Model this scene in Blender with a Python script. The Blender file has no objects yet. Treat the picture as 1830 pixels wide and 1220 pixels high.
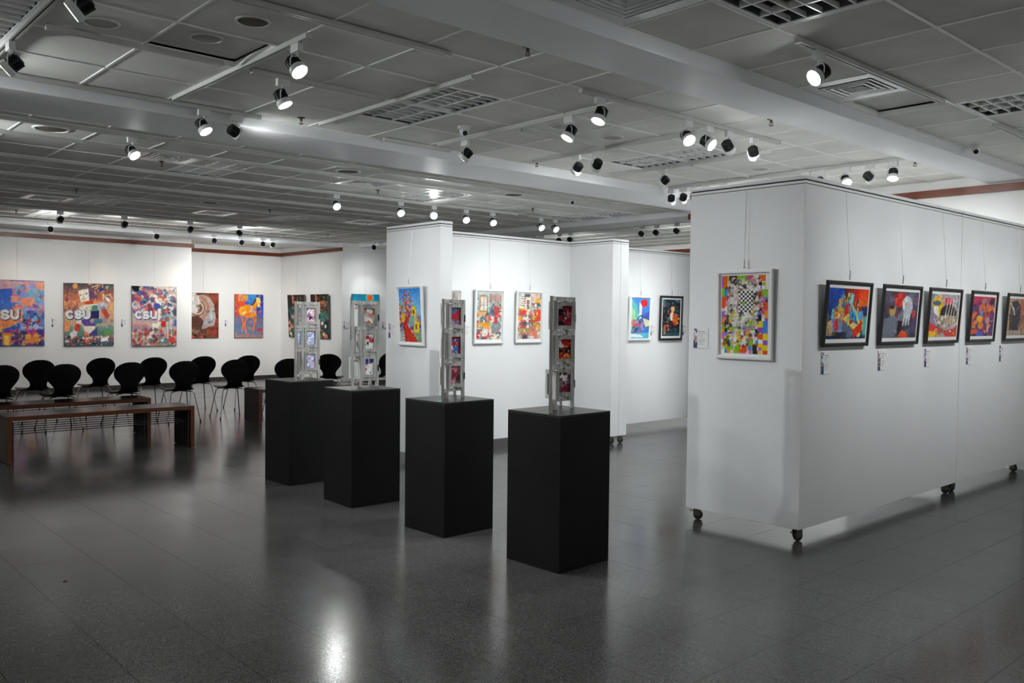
import bpy, bmesh, math, random
import numpy as np
from mathutils import Vector, Matrix, Quaternion

# ------------------------------------------------------------------ scene, camera, world, exposure
SC = bpy.context.scene
COL = SC.collection
PI = math.pi
R = math.radians
H = 1.57                                   # eye height
FPX = 1547.5
ROT = ((0.6704006698704696, 0.7419235706100349, 0.010599868418156426),
       (0.02910363063478492, -0.012018058675984523, -0.9995041495409284),
       (-0.7414282976263447, 0.6703767460457718, -0.029649584145197857))
cam_d = bpy.data.cameras.new('camera'); cam = bpy.data.objects.new('camera', cam_d); COL.objects.link(cam)
cam_d.sensor_fit = 'HORIZONTAL'; cam_d.sensor_width = 36.0; cam_d.lens = 36.0 * FPX / 1830.0
cam_d.clip_start = 0.05; cam_d.clip_end = 100
mr = Matrix((ROT[0], [-v for v in ROT[1]], [-v for v in ROT[2]])).transposed()
cam.matrix_world = Matrix.Translation((0, 0, H)) @ mr.to_4x4()
SC.camera = cam

world = bpy.data.worlds.new('world'); SC.world = world; world.use_nodes = True
world.node_tree.nodes['Background'].inputs[0].default_value = (0.9, 0.95, 1.0, 1)
world.node_tree.nodes['Background'].inputs[1].default_value = 0.02

SC.view_settings.view_transform = 'Standard'; SC.view_settings.look = 'None'
SC.view_settings.gamma = 1.0; SC.view_settings.use_curve_mapping = False
SC.view_settings.exposure = -0.44
COOL = (0.965, 1.0, 0.995); WARM = (1.0, 0.76, 0.52)
NEUT = (1.0, 0.985, 0.955)
PW = 1.0                                    # master power of all the lamps
SPILL = 0.95                                # share of wide spill beside each beam

def px_of(p):
    d = Vector(p) - Vector((0, 0, H))
    q = [sum(ROT[i][j] * d[j] for j in range(3)) for i in range(3)]
    if q[2] < 0.1: return None
    return (q[0] / q[2] * FPX + 915, q[1] / q[2] * FPX + 610, q[2])

# ------------------------------------------------------------------ helpers
def lin(c):
    c /= 255.0
    return c / 12.92 if c <= 0.04045 else ((c + 0.055) / 1.055) ** 2.4
def hx(s):
    s = s.lstrip('#'); return tuple(lin(int(s[i:i + 2], 16)) for i in (0, 2, 4))

MATS = {}
def mat(name, col, rough=0.5, metal=0.0, var=0.06, scale=8.0, spec=0.5, bump=0.0, stretch=None, emit=None, coat=0.0, objrand=0.0):
    if name in MATS: return MATS[name]
    m = bpy.data.materials.new(name); m.use_nodes = True; nt = m.node_tree; N = nt.nodes; L = nt.links
    b = N['Principled BSDF']
    if isinstance(col, str): col = hx(col)
    b.inputs['Roughness'].default_value = rough; b.inputs['Metallic'].default_value = metal
    b.inputs['Specular IOR Level'].default_value = spec
    if coat: b.inputs['Coat Weight'].default_value = coat; b.inputs['Coat Roughness'].default_value = 0.08
    geo = N.new('ShaderNodeNewGeometry'); mp = N.new('ShaderNodeMapping'); L.new(geo.outputs['Position'], mp.inputs[0])
    if stretch: mp.inputs['Scale'].default_value = stretch
    nz = N.new('ShaderNodeTexNoise'); nz.inputs['Scale'].default_value = scale; nz.inputs['Detail'].default_value = 4
    L.new(mp.outputs[0], nz.inputs['Vector'])
    rp = N.new('ShaderNodeValToRGB'); rp.color_ramp.elements[0].position = 0.3; rp.color_ramp.elements[1].position = 0.7
    rp.color_ramp.elements[0].color = tuple(v * (1 - var) for v in col) + (1,)
    rp.color_ramp.elements[1].color = tuple(min(1, v * (1 + var)) for v in col) + (1,)
    L.new(nz.outputs['Fac'], rp.inputs[0])
    out = rp.outputs[0]
    if objrand:
        oi = N.new('ShaderNodeObjectInfo'); mr_ = N.new('ShaderNodeMapRange')
        mr_.inputs['To Min'].default_value = 1 - objrand; mr_.inputs['To Max'].default_value = 1 + objrand
        L.new(oi.outputs['Random'], mr_.inputs['Value'])
        mx = N.new('ShaderNodeMix'); mx.data_type = 'RGBA'; mx.blend_type = 'MULTIPLY'; mx.inputs['Factor'].default_value = 1
        L.new(out, mx.inputs[6]); L.new(mr_.outputs[0], mx.inputs[7]); out = mx.outputs[2]
    L.new(out, b.inputs['Base Color'])
    if bump:
        bp = N.new('ShaderNodeBump'); bp.inputs['Strength'].default_value = bump; bp.inputs['Distance'].default_value = 0.002
        L.new(nz.outputs['Fac'], bp.inputs['Height']); L.new(bp.outputs[0], b.inputs['Normal'])
    if emit:
        b.inputs['Emission Color'].default_value = tuple(emit[0]) + (1,); b.inputs['Emission Strength'].default_value = emit[1]
    MATS[name] = m
    return m

def floor_mat():
    m = bpy.data.materials.new('grey terrazzo'); m.use_nodes = True; nt = m.node_tree; N = nt.nodes; L = nt.links
    b = N['Principled BSDF']
    geo = N.new('ShaderNodeNewGeometry')
    v = N.new('ShaderNodeTexVoronoi'); v.inputs['Scale'].default_value = 230; L.new(geo.outputs['Position'], v.inputs['Vector'])
    sp = N.new('ShaderNodeSeparateColor'); L.new(v.outputs['Color'], sp.inputs[0])
    r1 = N.new('ShaderNodeValToRGB'); e = r1.color_ramp.elements
    e[0].position = 0.0; e[0].color = (0.05, 0.05, 0.049, 1); e[1].position = 1.0; e[1].color = (0.235, 0.232, 0.226, 1)
    k = e.new(0.45); k.color = (0.125, 0.124, 0.12, 1); k = e.new(0.85); k.color = (0.165, 0.163, 0.158, 1)
    L.new(sp.outputs[0], r1.inputs[0])
    n2 = N.new('ShaderNodeTexNoise'); n2.inputs['Scale'].default_value = 1.3; n2.inputs['Detail'].default_value = 5; L.new(geo.outputs['Position'], n2.inputs['Vector'])
    r2 = N.new('ShaderNodeMapRange'); r2.inputs['From Min'].default_value = 0.3; r2.inputs['From Max'].default_value = 0.7
    r2.inputs['To Min'].default_value = 0.35; r2.inputs['To Max'].default_value = 0.45
    L.new(n2.outputs['Fac'], r2.inputs['Value'])
    oi = N.new('ShaderNodeObjectInfo'); r3 = N.new('ShaderNodeMapRange'); r3.inputs['To Min'].default_value = 0.93; r3.inputs['To Max'].default_value = 1.07
    L.new(oi.outputs['Random'], r3.inputs['Value'])
    ml = N.new('ShaderNodeMath'); ml.operation = 'MULTIPLY'; L.new(r2.outputs[0], ml.inputs[0]); L.new(r3.outputs[0], ml.inputs[1])
    mx = N.new('ShaderNodeMix'); mx.data_type = 'RGBA'; mx.blend_type = 'MULTIPLY'; mx.inputs['Factor'].default_value = 1
    L.new(r1.outputs[0], mx.inputs[6]); L.new(ml.outputs[0], mx.inputs[7]); L.new(mx.outputs[2], b.inputs['Base Color'])
    r4 = N.new('ShaderNodeMapRange'); r4.inputs['To Min'].default_value = 0.13; r4.inputs['To Max'].default_value = 0.23
    n3 = N.new('ShaderNodeTexNoise'); n3.inputs['Scale'].default_value = 2.2; n3.inputs['Detail'].default_value = 6; L.new(geo.outputs['Position'], n3.inputs['Vector'])
    L.new(n3.outputs['Fac'], r4.inputs['Value']); L.new(r4.outputs[0], b.inputs['Roughness'])
    b.inputs['Specular IOR Level'].default_value = 0.34
    return m

def print_mat():
    m = bpy.data.materials.new('printed colour'); m.use_nodes = True; nt = m.node_tree; N = nt.nodes; L = nt.links
    b = N['Principled BSDF']; a = N.new('ShaderNodeVertexColor'); a.layer_name = 'Col'
    L.new(a.outputs['Color'], b.inputs['Base Color']); b.inputs['Roughness'].default_value = 0.6; b.inputs['Specular IOR Level'].default_value = 0.12
    return m

def glass_mat():
    m = bpy.data.materials.new('picture glass'); m.use_nodes = True; nt = m.node_tree; N = nt.nodes; L = nt.links
    for n in list(N): N.remove(n)
    o = N.new('ShaderNodeOutputMaterial'); t = N.new('ShaderNodeBsdfTransparent'); g = N.new('ShaderNodeBsdfGlossy'); g.inputs['Roughness'].default_value = 0.04
    f = N.new('ShaderNodeFresnel'); f.inputs['IOR'].default_value = 1.22; mx = N.new('ShaderNodeMixShader')
    ge = N.new('ShaderNodeNewGeometry'); sb = N.new('ShaderNodeMath'); sb.operation = 'SUBTRACT'; sb.inputs[0].default_value = 1.0; L.new(ge.outputs['Backfacing'], sb.inputs[1])
    mu = N.new('ShaderNodeMath'); mu.operation = 'MULTIPLY'; L.new(f.outputs[0], mu.inputs[0]); L.new(sb.outputs[0], mu.inputs[1])
    L.new(mu.outputs[0], mx.inputs[0]); L.new(t.outputs[0], mx.inputs[1]); L.new(g.outputs[0], mx.inputs[2]); L.new(mx.outputs[0], o.inputs[0])
    return m

WALL = mat('white wall paint', (0.80, 0.80, 0.79), 0.55, var=0.02, scale=2.0)
PANEL = mat('white laminate', (0.80, 0.81, 0.82), 0.42, var=0.015, scale=2.0)
BEAM = mat('beam paint', (0.84, 0.855, 0.875), 0.5, var=0.02)
TILE = mat('mineral fibre tile', (0.80, 0.792, 0.75), 0.9, var=0.07, scale=3.0, objrand=0.05, spec=0.2)
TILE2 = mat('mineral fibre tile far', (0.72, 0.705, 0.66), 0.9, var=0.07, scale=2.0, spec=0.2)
GRID = mat('white grid paint', (0.96, 0.96, 0.94), 0.4, var=0.05)
GROUT = mat('dark joint', (0.03, 0.03, 0.03), 0.8)
FLOOR = floor_mat()
BLACKP = mat('matte black paint', (0.0042, 0.0045, 0.0042), 0.5, var=0.3, scale=5, spec=0.2)
BLACKT = mat('black paint top', (0.014, 0.0138, 0.0135), 0.34, var=0.2, scale=9)
BLACK = mat('black metal', (0.008, 0.008, 0.008), 0.4)
SHELL = mat('black chair shell', (0.0035, 0.0033, 0.0032), 0.45, var=0.2, spec=0.25)
CHROME = mat('chrome', (0.55, 0.55, 0.55), 0.22, metal=1.0)
WHITEM = mat('white enamel', (0.78, 0.79, 0.79), 0.35, var=0.02)
TRK = mat('track enamel', (0.60, 0.60, 0.585), 0.4, var=0.02)
GLOSSW = mat('gloss white plate', (0.84, 0.85, 0.85), 0.18, var=0.02, spec=0.9)
SINK = mat('black heat sink', (0.012, 0.014, 0.016), 0.38, var=0.2)
LENS = mat('lit lens', (1, 1, 1), 0.3, emit=(COOL, 45.0))
LENSW = mat('lit warm lens', (1, 1, 1), 0.3, emit=(WARM, 18.0))
WOODT = mat('red brown trim wood', hx('#6e321a'), 0.3, var=0.18, scale=3, stretch=(3, 3, 30))
WOODB = mat('bench wood', hx('#5a2c12'), 0.35, var=0.2, scale=5, stretch=(2, 1, 12))
WOODD = mat('dark bench wood', hx('#2a1711'), 0.22, var=0.25, scale=5, stretch=(12, 1, 2))
WASH = mat('grey washed wood', (0.25, 0.246, 0.235), 0.75, var=0.5, scale=14, stretch=(3, 3, 0.35), bump=0.3)
WASHL = mat('pale washed wood', (0.40, 0.396, 0.38), 0.75, var=0.35, scale=14, stretch=(3, 3, 0.35), bump=0.3)
WASHM = mat('mid washed wood', (0.36, 0.355, 0.34), 0.75, var=0.4, scale=14, stretch=(3, 3, 0.35), bump=0.3)
FRW = mat('white frame', (0.80, 0.80, 0.80), 0.35, var=0.02)
FRB = mat('black frame', (0.012, 0.011, 0.011), 0.35, var=0.2)
MATB = mat('white mat board', (0.82, 0.82, 0.81), 0.7, var=0.02)
STEEL = mat('steel wire', (0.42, 0.42, 0.42), 0.35, metal=0.9)
BASEM = mat('dark skirting', (0.035, 0.032, 0.03), 0.4, var=0.2)
ALU = mat('louver aluminium', (0.90, 0.90, 0.89), 0.2, metal=0.0, spec=1.0)
ALUD = mat('fitting housing', (0.16, 0.16, 0.16), 0.3, metal=0.3)
BROWN = mat('speaker mesh', hx('#6a6254'), 0.8, var=0.2, scale=60)
BRASS = mat('dull brass', hx('#5a5040'), 0.4, metal=0.8)
CANV = mat('canvas edge', (0.10, 0.085, 0.08), 0.7, var=0.3)
RUBBER = mat('caster rubber', (0.02, 0.021, 0.018), 0.45)
ZINC = mat('caster zinc', (0.16, 0.165, 0.14), 0.35, metal=0.8)
TEXTM = mat('grey print', (0.25, 0.25, 0.26), 0.7)
RED = mat('red mark', (0.35, 0.03, 0.02), 0.5)
TEAL = mat('green tape', (0.05, 0.5, 0.35), 0.5)
PRINT = print_mat()
GLASS = glass_mat()

class MB:
    def __init__(s): s.v = []; s.f = []
    def add(s, v, f):
        o = len(s.v); s.v += [tuple(p) for p in v]; s.f += [tuple(i + o for i in q) for q in f]; return s
    def box(s, x0, x1, y0, y1, z0, z1):
        return s.add([(x0, y0, z0), (x1, y0, z0), (x1, y1, z0), (x0, y1, z0), (x0, y0, z1), (x1, y0, z1), (x1, y1, z1), (x0, y1, z1)],
                     [(0, 3, 2, 1), (4, 5, 6, 7), (0, 1, 5, 4), (1, 2, 6, 5), (2, 3, 7, 6), (3, 0, 4, 7)])
    def prism(s, poly, z0, z1):
        n = len(poly)
        return s.add([(x, y, z0) for x, y in poly] + [(x, y, z1) for x, y in poly],
                     [tuple(range(n - 1, -1, -1)), tuple(range(n, 2 * n))] + [(i, (i + 1) % n, n + (i + 1) % n, n + i) for i in range(n)])
    def tube(s, pts, r, n=8, cap=True):
        pts = [Vector(p) for p in pts]; rs = r if isinstance(r, (list, tuple)) else [r] * len(pts)
        vs = []; up = None
        for i, p in enumerate(pts):
            t = (pts[min(i + 1, len(pts) - 1)] - pts[max(i - 1, 0)]).normalized()
            if up is None: up = Vector((0, 0, 1)) if abs(t.z) < 0.9 else Vector((1, 0, 0))
            a = t.cross(up).normalized(); b = a.cross(t).normalized(); up = b
            vs += [p + (a * math.cos(2 * PI * k / n) + b * math.sin(2 * PI * k / n)) * rs[i] for k in range(n)]
        fs = [(i * n + k, i * n + (k + 1) % n, (i + 1) * n + (k + 1) % n, (i + 1) * n + k) for i in range(len(pts) - 1) for k in range(n)]
        if cap: fs += [tuple(range(n - 1, -1, -1)), tuple(range((len(pts) - 1) * n, len(pts) * n))]
        return s.add(vs, fs)
    def lathe(s, prof, n=20, c=(0, 0, 0), axis=(0, 0, 1)):   # prof: (radius, height)
        q = Vector((0, 0, 1)).rotation_difference(Vector(axis)); c = Vector(c); vs = []
        for r, h in prof: vs += [c + q @ Vector((r * math.cos(2 * PI * k / n), r * math.sin(2 * PI * k / n), h)) for k in range(n)]
        fs = [(i * n + k, i * n + (k + 1) % n, (i + 1) * n + (k + 1) % n, (i + 1) * n + k) for i in range(len(prof) - 1) for k in range(n)]
        fs += [tuple(range(n - 1, -1, -1)), tuple(range((len(prof) - 1) * n, len(prof) * n))]
        return s.add(vs, fs)
    def mesh(s, name, m, bevel=0, smooth=False):
        me = bpy.data.meshes.new(name); me.from_pydata(s.v, [], s.f); me.materials.append(m)
        bm = bmesh.new(); bm.from_mesh(me)
        if bevel: bmesh.ops.bevel(bm, geom=bm.edges[:], offset=bevel, segments=2, profile=0.6, affect='EDGES', clamp_overlap=True)
        bmesh.ops.recalc_face_normals(bm, faces=bm.faces[:]); bm.to_mesh(me); bm.free()
        if smooth:
            me.shade_smooth()
            try: me.set_sharp_from_angle(angle=R(35))
            except Exception: pass
        return me
    def build(s, name, m, parent=None, bevel=0, smooth=False, loc=None):
        return link(name, s.mesh(name, m, bevel, smooth), parent, loc)

def link(name, me, parent=None, loc=None, rot=None, scale=None):
    o = bpy.data.objects.new(name, me); COL.objects.link(o)
    if parent is not None: o.parent = parent
    if loc is not None: o.location = loc
    if rot is not None: o.rotation_euler = rot
    if scale is not None: o.scale = scale
    return o
def tag(o, label=None, cat=None, group=None, kind=None):
    if label: o['label'] = label
    if cat: o['category'] = cat
    if group: o['group'] = group
    if kind: o['kind'] = kind
    return o
def empty(name, loc, label, cat, group=None, rz=0.0):
    o = link(name, None, None, loc, (0, 0, rz)); o.empty_display_size = 0.05
    return tag(o, label, cat, group)
def copy_tree(o, parent=None):
    c = o.copy(); COL.objects.link(c); c.parent = parent
    for ch in list(o.children): copy_tree(ch, c)
    return c
def B(*a): return MB().box(*a)
def struct(name, mb, m, **k): return tag(mb.build(name, m, **k), kind='structure')

# ------------------------------------------------------------------ room shell
ZC = 3.14
XL, XF, XE = -18.42, -19.5, -16.65
floor = struct('floor', B(-20.2, 4.2, -4.2, 15.6, -0.12, -0.012), GROUT)
struct('wall_left', B(XL - 0.15, XL, -4.2, 7.37, 0, ZC), WALL)
struct('wall_left_return', B(XF, XL - 0.15, 7.22, 7.37, 0, ZC), WALL)
struct('wall_left_rear', B(XF - 0.15, XF, 7.22, 10.15, 0, ZC), WALL)
struct('wall_rear_left', B(XF, XE - 0.10, 10.0, 10.15, 0, ZC), WALL)
struct('wall_side_rear', B(XE - 0.10, XE, 10.0, 15.3, 0, ZC), WALL)
struct('wall_far', B(XE, -5.0, 15.2, 15.35, 0, ZC), WALL)
struct('wall_rear_right', B(-7.45, 4.2, 10.13, 10.28, 0, ZC), WALL)
struct('wall_rear_inner', B(-7.45, -7.30, 10.28, 15.2, 0, ZC), WALL)
struct('wall_right', B(4.05, 4.2, -4.2, 10.13, 0, ZC), WALL)
struct('wall_front', B(-18.42, 4.2, -4.2, -4.05, 0, ZC), WALL)

# skirting
struct('baseboard_left', B(XL, XL + 0.015, -4.05, 7.385, 0, 0.075).box(XF, XL, 7.37, 7.385, 0, 0.075), BASEM)
struct('baseboard_left_rear', B(XF, XF + 0.015, 7.385, 10.0, 0, 0.075), BASEM)
struct('baseboard_rear', B(XF + 0.015, XE + 0.015, 9.985, 10.0, 0, 0.075).box(XE, XE + 0.015, 10.0, 15.2, 0, 0.075), BASEM)
# wood trims along the tops of the walls
Z0, Z1 = 2.952, 3.036
struct('trim_1', B(XL, XL + 0.045, -4.05, 7.41, Z0, Z1), WOODT, bevel=0.003)
struct('trim_2', B(XF, XF + 0.045, 7.37, 10.0, Z0 - 0.006, Z1 - 0.006), WOODT, bevel=0.003)
struct('trim_3', B(XF, XE + 0.02, 9.955, 10.0, Z0 - 0.006, Z1 - 0.006), WOODT, bevel=0.003)
struct('trim_4', B(-7.47, 4.0, 10.085, 10.13, Z0, Z1), WOODT, bevel=0.003)
struct('trim_5', B(XE, -7.45, 15.155, 15.2, Z0, Z1), WOODT, bevel=0.003)
# fascia with a shadow groove on the inner side wall
struct('trim_6', B(XE, XE + 0.02, 10.0, 15.2, 2.96, ZC), WALL)
# ceiling beams
struct('trim_7', B(-3.545, -3.12, -4.05, 10.13, 3.052, 3.4), BEAM, bevel=0.006)
struct('trim_8', B(-7.31, -6.575, -4.05, 10.42, 3.046, 3.4), BEAM, bevel=0.006)
struct('trim_9', B(-17.47, -16.85, -4.05, 10.0, 3.05, 3.4), BEAM, bevel=0.006)
struct('trim_10', B(XE, -7.30, 10.42, 11.05, 3.055, 3.4), BEAM, bevel=0.006)

# ------------------------------------------------------------------ ceiling: backing, tiles, grid bars
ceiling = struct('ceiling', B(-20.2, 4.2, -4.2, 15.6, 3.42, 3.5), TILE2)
YL = [2.418 + 0.5985 * k for k in range(-11, 13)]
YL = [-4.05] + [y for y in YL if -4.0 < y < 10.1] + [10.13]
bays = [[-3.12 ] + [-2.56 + 0.597 * k for k in range(0, 12)][:12],
        [-6.575, -5.94, -5.34, -4.74, -4.14, -3.545],
        [-16.85] + [-7.93 - 0.64 * k for k in range(13, -1, -1)] + [-7.31]]
bays[0][-1] = 4.05
bays = [sorted(b) for b in bays]
holes = []            # (x0, x1, y0, y1) taken by fittings
def yk(v): return min(YL, key=lambda y: abs(y - v))
def xk(b, v): return min(bays[b], key=lambda x: abs(x - v))
LOUV = []; DIFF = []
for b, xa, xb, ya in ((1, -5.94, -4.74, 3.61), (1, -5.94, -4.74, 6.6), (1, -5.94, -4.74, 0.62), (0, -2.56, -1.366, 3.61), (0, -2.56, -1.366, 6.6), (0, -2.56, -1.366, 0.62),
                      (2, -9.85, -8.57, 3.61), (2, -9.85, -8.57, 6.6), (2, -13.69, -12.41, 6.6), (2, -13.69, -12.41, 3.61),
                      (2, -16.25, -14.97, 3.61), (2, -16.25, -14.97, 6.6), (2, -9.85, -8.57, 9.6)):
    x0, x1 = xk(b, xa), xk(b, xb); y0 = yk(ya); y1 = YL[YL.index(y0) + 1]
    LOUV.append((x0, x1, y0, y1)); holes.append((x0, x1, y0, y1))
for b, xc, yc in ((0, -2.84, 3.33), (0, -2.84, 5.72), (2, -8.9, 3.3), (2, -9.1, 5.7), (2, -13.3, 3.3), (2, -13.4, 5.7), (2, -12.8, 8.1), (2, -11.5, 8.1)):
    bl = bays[b]
    x0 = max(x for x in bl if x <= xc); x1 = min(x for x in bl if x > xc)
    y0 = max(y for y in YL if y <= yc); y1 = min(y for y in YL if y > yc)
    DIFF.append((x0, x1, y0, y1)); holes.append((x0, x1, y0, y1))
unit = B(-0.5, 0.5, -0.5, 0.5, 0, 1).mesh('ceiling_tile', TILE)
cells = []
for nb, bl in enumerate(bays):
    for i in range(len(bl) - 1):
        for j in range(len(YL) - 1):
            cells.append((bl[i], bl[i + 1], YL[j], 10.42 if nb == 2 and j == len(YL) - 2 else YL[j + 1]))
FARY = [11.05 + 0.593 * k for k in range(8)]; FARX = [XE + 0.61 * k for k in range(16)]; FARX[-1] = -7.45
for i in range(len(FARX) - 1):
    for j in range(len(FARY) - 1): cells.append((FARX[i], FARX[i + 1], FARY[j], FARY[j + 1]))
cells += [(XL, -17.47, a, b) for a, b in zip(YL[:-1], YL[1:]) if b < 10.2] + [(XF, XL, 7.4, 8.3), (XF, XL, 8.3, 9.2), (XF, XL, 9.2, 10.0)]
RAISED = {}
def seen_area(c, z):
    pts = [px_of((x, y, z)) for x in c[:2] for y in c[2:4]]
    if any(p is None for p in pts): return 0
    xs = [min(max(p[0], 0), 1830) for p in pts]; ys = [min(max(p[1], 0), 1220) for p in pts]
    if max(xs) - min(xs) < 1 or max(ys) - min(ys) < 1: return 0
    a = [pts[0], pts[1], pts[3], pts[2]]
    ar = abs(sum(a[i][0] * a[(i + 1) % 4][1] - a[(i + 1) % 4][0] * a[i][1] for i in range(4))) / 2
    full = (max(p[0] for p in pts) - min(p[0] for p in pts)) * (max(p[1] for p in pts) - min(p[1] for p in pts))
    return ar * min(1, (max(xs) - min(xs)) * (max(ys) - min(ys)) / max(full, 1))
free = [c for c in cells if not any(abs((c[0] + c[1]) / 2 - (h[0] + h[1]) / 2) < (h[1] - h[0]) / 2 - 0.01 and abs((c[2] + c[3]) / 2 - (h[2] + h[3]) / 2) < (h[3] - h[2]) / 2 - 0.01 for h in holes)]
free.sort(key=lambda c: -seen_area(c, ZC))
rest = MB()
def lifted(c):
    cx, cy = (c[0] + c[1]) / 2, (c[2] + c[3]) / 2
    return (abs(cx + 5.04) < 0.2 and abs(cy - 2.1) < 0.2) or (abs(cx + 2.84) < 0.2 and abs(cy - 6.3) < 0.2)
for n, c in enumerate(free):
    up = 0.045 if lifted(c) else 0.0
    if n < 300:
        link('ceiling_tile', unit, ceiling, ((c[0] + c[1]) / 2, (c[2] + c[3]) / 2, ZC + up), None, (c[1] - c[0] - 0.004, c[3] - c[2] - 0.004, 0.015))
    else:
        rest.box(c[0] + 0.002, c[1] - 0.002, c[2] + 0.002, c[3] - 0.002, ZC + up, ZC + up + 0.015)
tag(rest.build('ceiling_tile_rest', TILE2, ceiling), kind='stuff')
for bl in bays:
    for x in bl: B(x - 0.0085, x + 0.0085, YL[0], YL[-1] + (0.29 if bl is bays[2] else 0), ZC - 0.006, ZC + 0.03).build('grid_bar', GRID, ceiling)
    for y in YL[1:-1]: B(bl[0], bl[-1], y - 0.0075, y + 0.0075, ZC - 0.005, ZC + 0.03).build('grid_bar', GRID, ceiling)
for x in FARX: B(x - 0.0085, x + 0.0085, FARY[0], FARY[-1], ZC - 0.006, ZC + 0.03).build('grid_bar', GRID, ceiling)
for y in FARY: B(FARX[0], FARX[-1], y - 0.0075, y + 0.0075, ZC - 0.005, ZC + 0.03).build('grid_bar', GRID, ceiling)

# ------------------------------------------------------------------ floor tiles
TX, TY = 0.4155, 0.4185
tcell = []
for i in range(-50, 20):
    for j in range(-16, 32):
        x = -3.445 + TX * i; y = 2.11 + TY * j
        if x < -20 or x > 4 or y < -4 or y > 15.3: continue
        tcell.append((x, x + TX, y, y + TY))
tcell.sort(key=lambda c: -seen_area(c, 0.0))
ft = B(-(TX - 0.002) / 2, (TX - 0.002) / 2, -(TY - 0.002) / 2, (TY - 0.002) / 2, -0.012, 0).mesh('floor_tile', FLOOR)
rest = MB()
for n, c in enumerate(tcell):
    if n < 300: link('floor_tile', ft, floor, ((c[0] + c[1]) / 2, (c[2] + c[3]) / 2, 0))
    else: rest.box(c[0] + 0.001, c[1] - 0.001, c[2] + 0.001, c[3] - 0.001, -0.012, 0)
tag(rest.build('floor_tile_rest', FLOOR, floor), kind='stuff')

# ------------------------------------------------------------------ movable display walls
def inset(poly, d):
    n = len(poly); out = []
    for i in range(n):
        p0, p1, p2 = Vector(poly[i - 1]), Vector(poly[i]), Vector(poly[(i + 1) % n])
        e1 = (p1 - p0).normalized(); e2 = (p2 - p1).normalized()
        n1 = Vector((-e1.y, e1.x)); n2 = Vector((-e2.y, e2.x))
        out.append(tuple(p1 + (n1 + n2) * d))
    return out
def caster_parts(root, x, y, ang):
    c = link('caster', None, root, (x, y, 0), (0, 0, ang)); c.empty_display_size = 0.02
    f = MB().lathe([(0.032, 0.092), (0.034, 0.1)], 12)
    f.box(-0.032, 0.032, -0.024, 0.024, 0.086, 0.094).box(-0.028, 0.028, -0.022, -0.017, 0.03, 0.09).box(-0.028, 0.028, 0.017, 0.022, 0.03, 0.09)
    f.box(-0.06, -0.03, -0.008, 0.008, 0.062, 0.07)
    f.build('fork', ZINC, c)
    MB().lathe([(0.012, -0.017), (0.030, -0.016), (0.037, -0.010), (0.037, 0.010), (0.030, 0.016), (0.012, 0.017)], 18, (0.006, 0, 0.037), (0, 1, 0)).build('wheel', RUBBER, c, smooth=True)
def display_wall(label, poly, top, casters, seams=()):
    cx = sum(p[0] for p in poly) / len(poly); cy = sum(p[1] for p in poly) / len(poly)
    root = empty('display_wall', (cx, cy, 0), label, 'partition', 'movable white display walls')
    pl = [(x - cx, y - cy) for x, y in poly]
    MB().prism(pl, 0.098, top - 0.056).build('wall_body', PANEL, root, bevel=0.002)
    MB().prism(inset(pl, 0.004), top - 0.0565, top - 0.052).build('rail_groove', GROUT, root)
    MB().prism(pl, top - 0.052, top - 0.034).build('hanging_rail', WHITEM, root, bevel=0.001)
    MB().prism(inset(pl, 0.010), top - 0.036, top - 0.022).build('rail_slot', GROUT, root)
    MB().prism(pl, top - 0.024, top).build('top_cap', PANEL, root, bevel=0.0015)
    for x, y, a in casters: caster_parts(root, x - cx, y - cy, a)
    return root
t = 0.155
display_wall('tall white display wall on casters, nearest and largest, holding the chessboard collage',
             [(-4.055, 5.51), (-3.096, 5.51), (-3.096, 8.257), (-4.055, 8.257), (-4.055, 8.102), (-3.251, 8.102), (-3.251, 5.665), (-4.055, 5.665)], 2.56,
             [(-4.005, 5.59, 0.5), (-3.15, 5.588, 1.3), (-3.165, 8.19, 0.2), (-3.98, 8.18, 0)])
display_wall('white display wall behind the vertical seam at the right edge',
             [(-3.251, 8.263), (-3.096, 8.263), (-3.096, 10.06), (-3.251, 10.06)], 2.56, [(-3.165, 8.335, 1.4), (-3.17, 9.95, 0)])
display_wall('white display wall with the red winding road print on its end, behind the middle pedestals',
             [(-7.968, 5.34), (-7.001, 5.34), (-7.001, 5.495), (-7.77, 5.495), (-7.77, 8.012), (-7.04, 8.012), (-7.04, 8.155), (-7.925, 8.155), (-7.925, 5.495), (-7.968, 5.495)], 2.524,
             [(-7.9, 5.42, 0), (-7.07, 5.42, 0.4), (-7.84, 8.08, 0), (-7.1, 8.085, 0.3)])
display_wall('white display wall with the blue landscape and cat prints, in the gap beside the large wall',
             [(-7.04, 8.160), (-7.04, 8.308), (-7.745, 8.308), (-7.745, 10.95), (-7.90, 10.95), (-7.90, 8.160)], 2.522,
             [(-7.085, 8.235, 0.9), (-7.84, 8.235, 0), (-7.82, 10.8, 0)])

# ------------------------------------------------------------------ pedestals
for (x, y, a, h, s), lb in zip(((-7.392, 3.985, 1.5, 0.951, 0.460), (-6.248, 3.952, -1.6, 0.951, 0.463), (-5.032, 3.936, 1.6, 0.956, 0.463), (-3.917, 3.957, 1.6, 0.967, 0.466)),
                               ('black pedestal farthest left, beside the wooden benches', 'black pedestal second from the left in the row of four',
                                'black pedestal third from the left, with a strip of green tape on top', 'black pedestal nearest the camera, rightmost of the four')):
    r = empty('pedestal', (x, y, 0), lb, 'pedestal', 'four black pedestals in a row', R(a))
    q = s / 2
    B(-q, q, -q, q, 0, h - 0.012).build('body', BLACKP, r, bevel=0.003)
    B(-q, q, -q, q, h - 0.0118, h).build('top_board', BLACKT, r, bevel=0.002)

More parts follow.
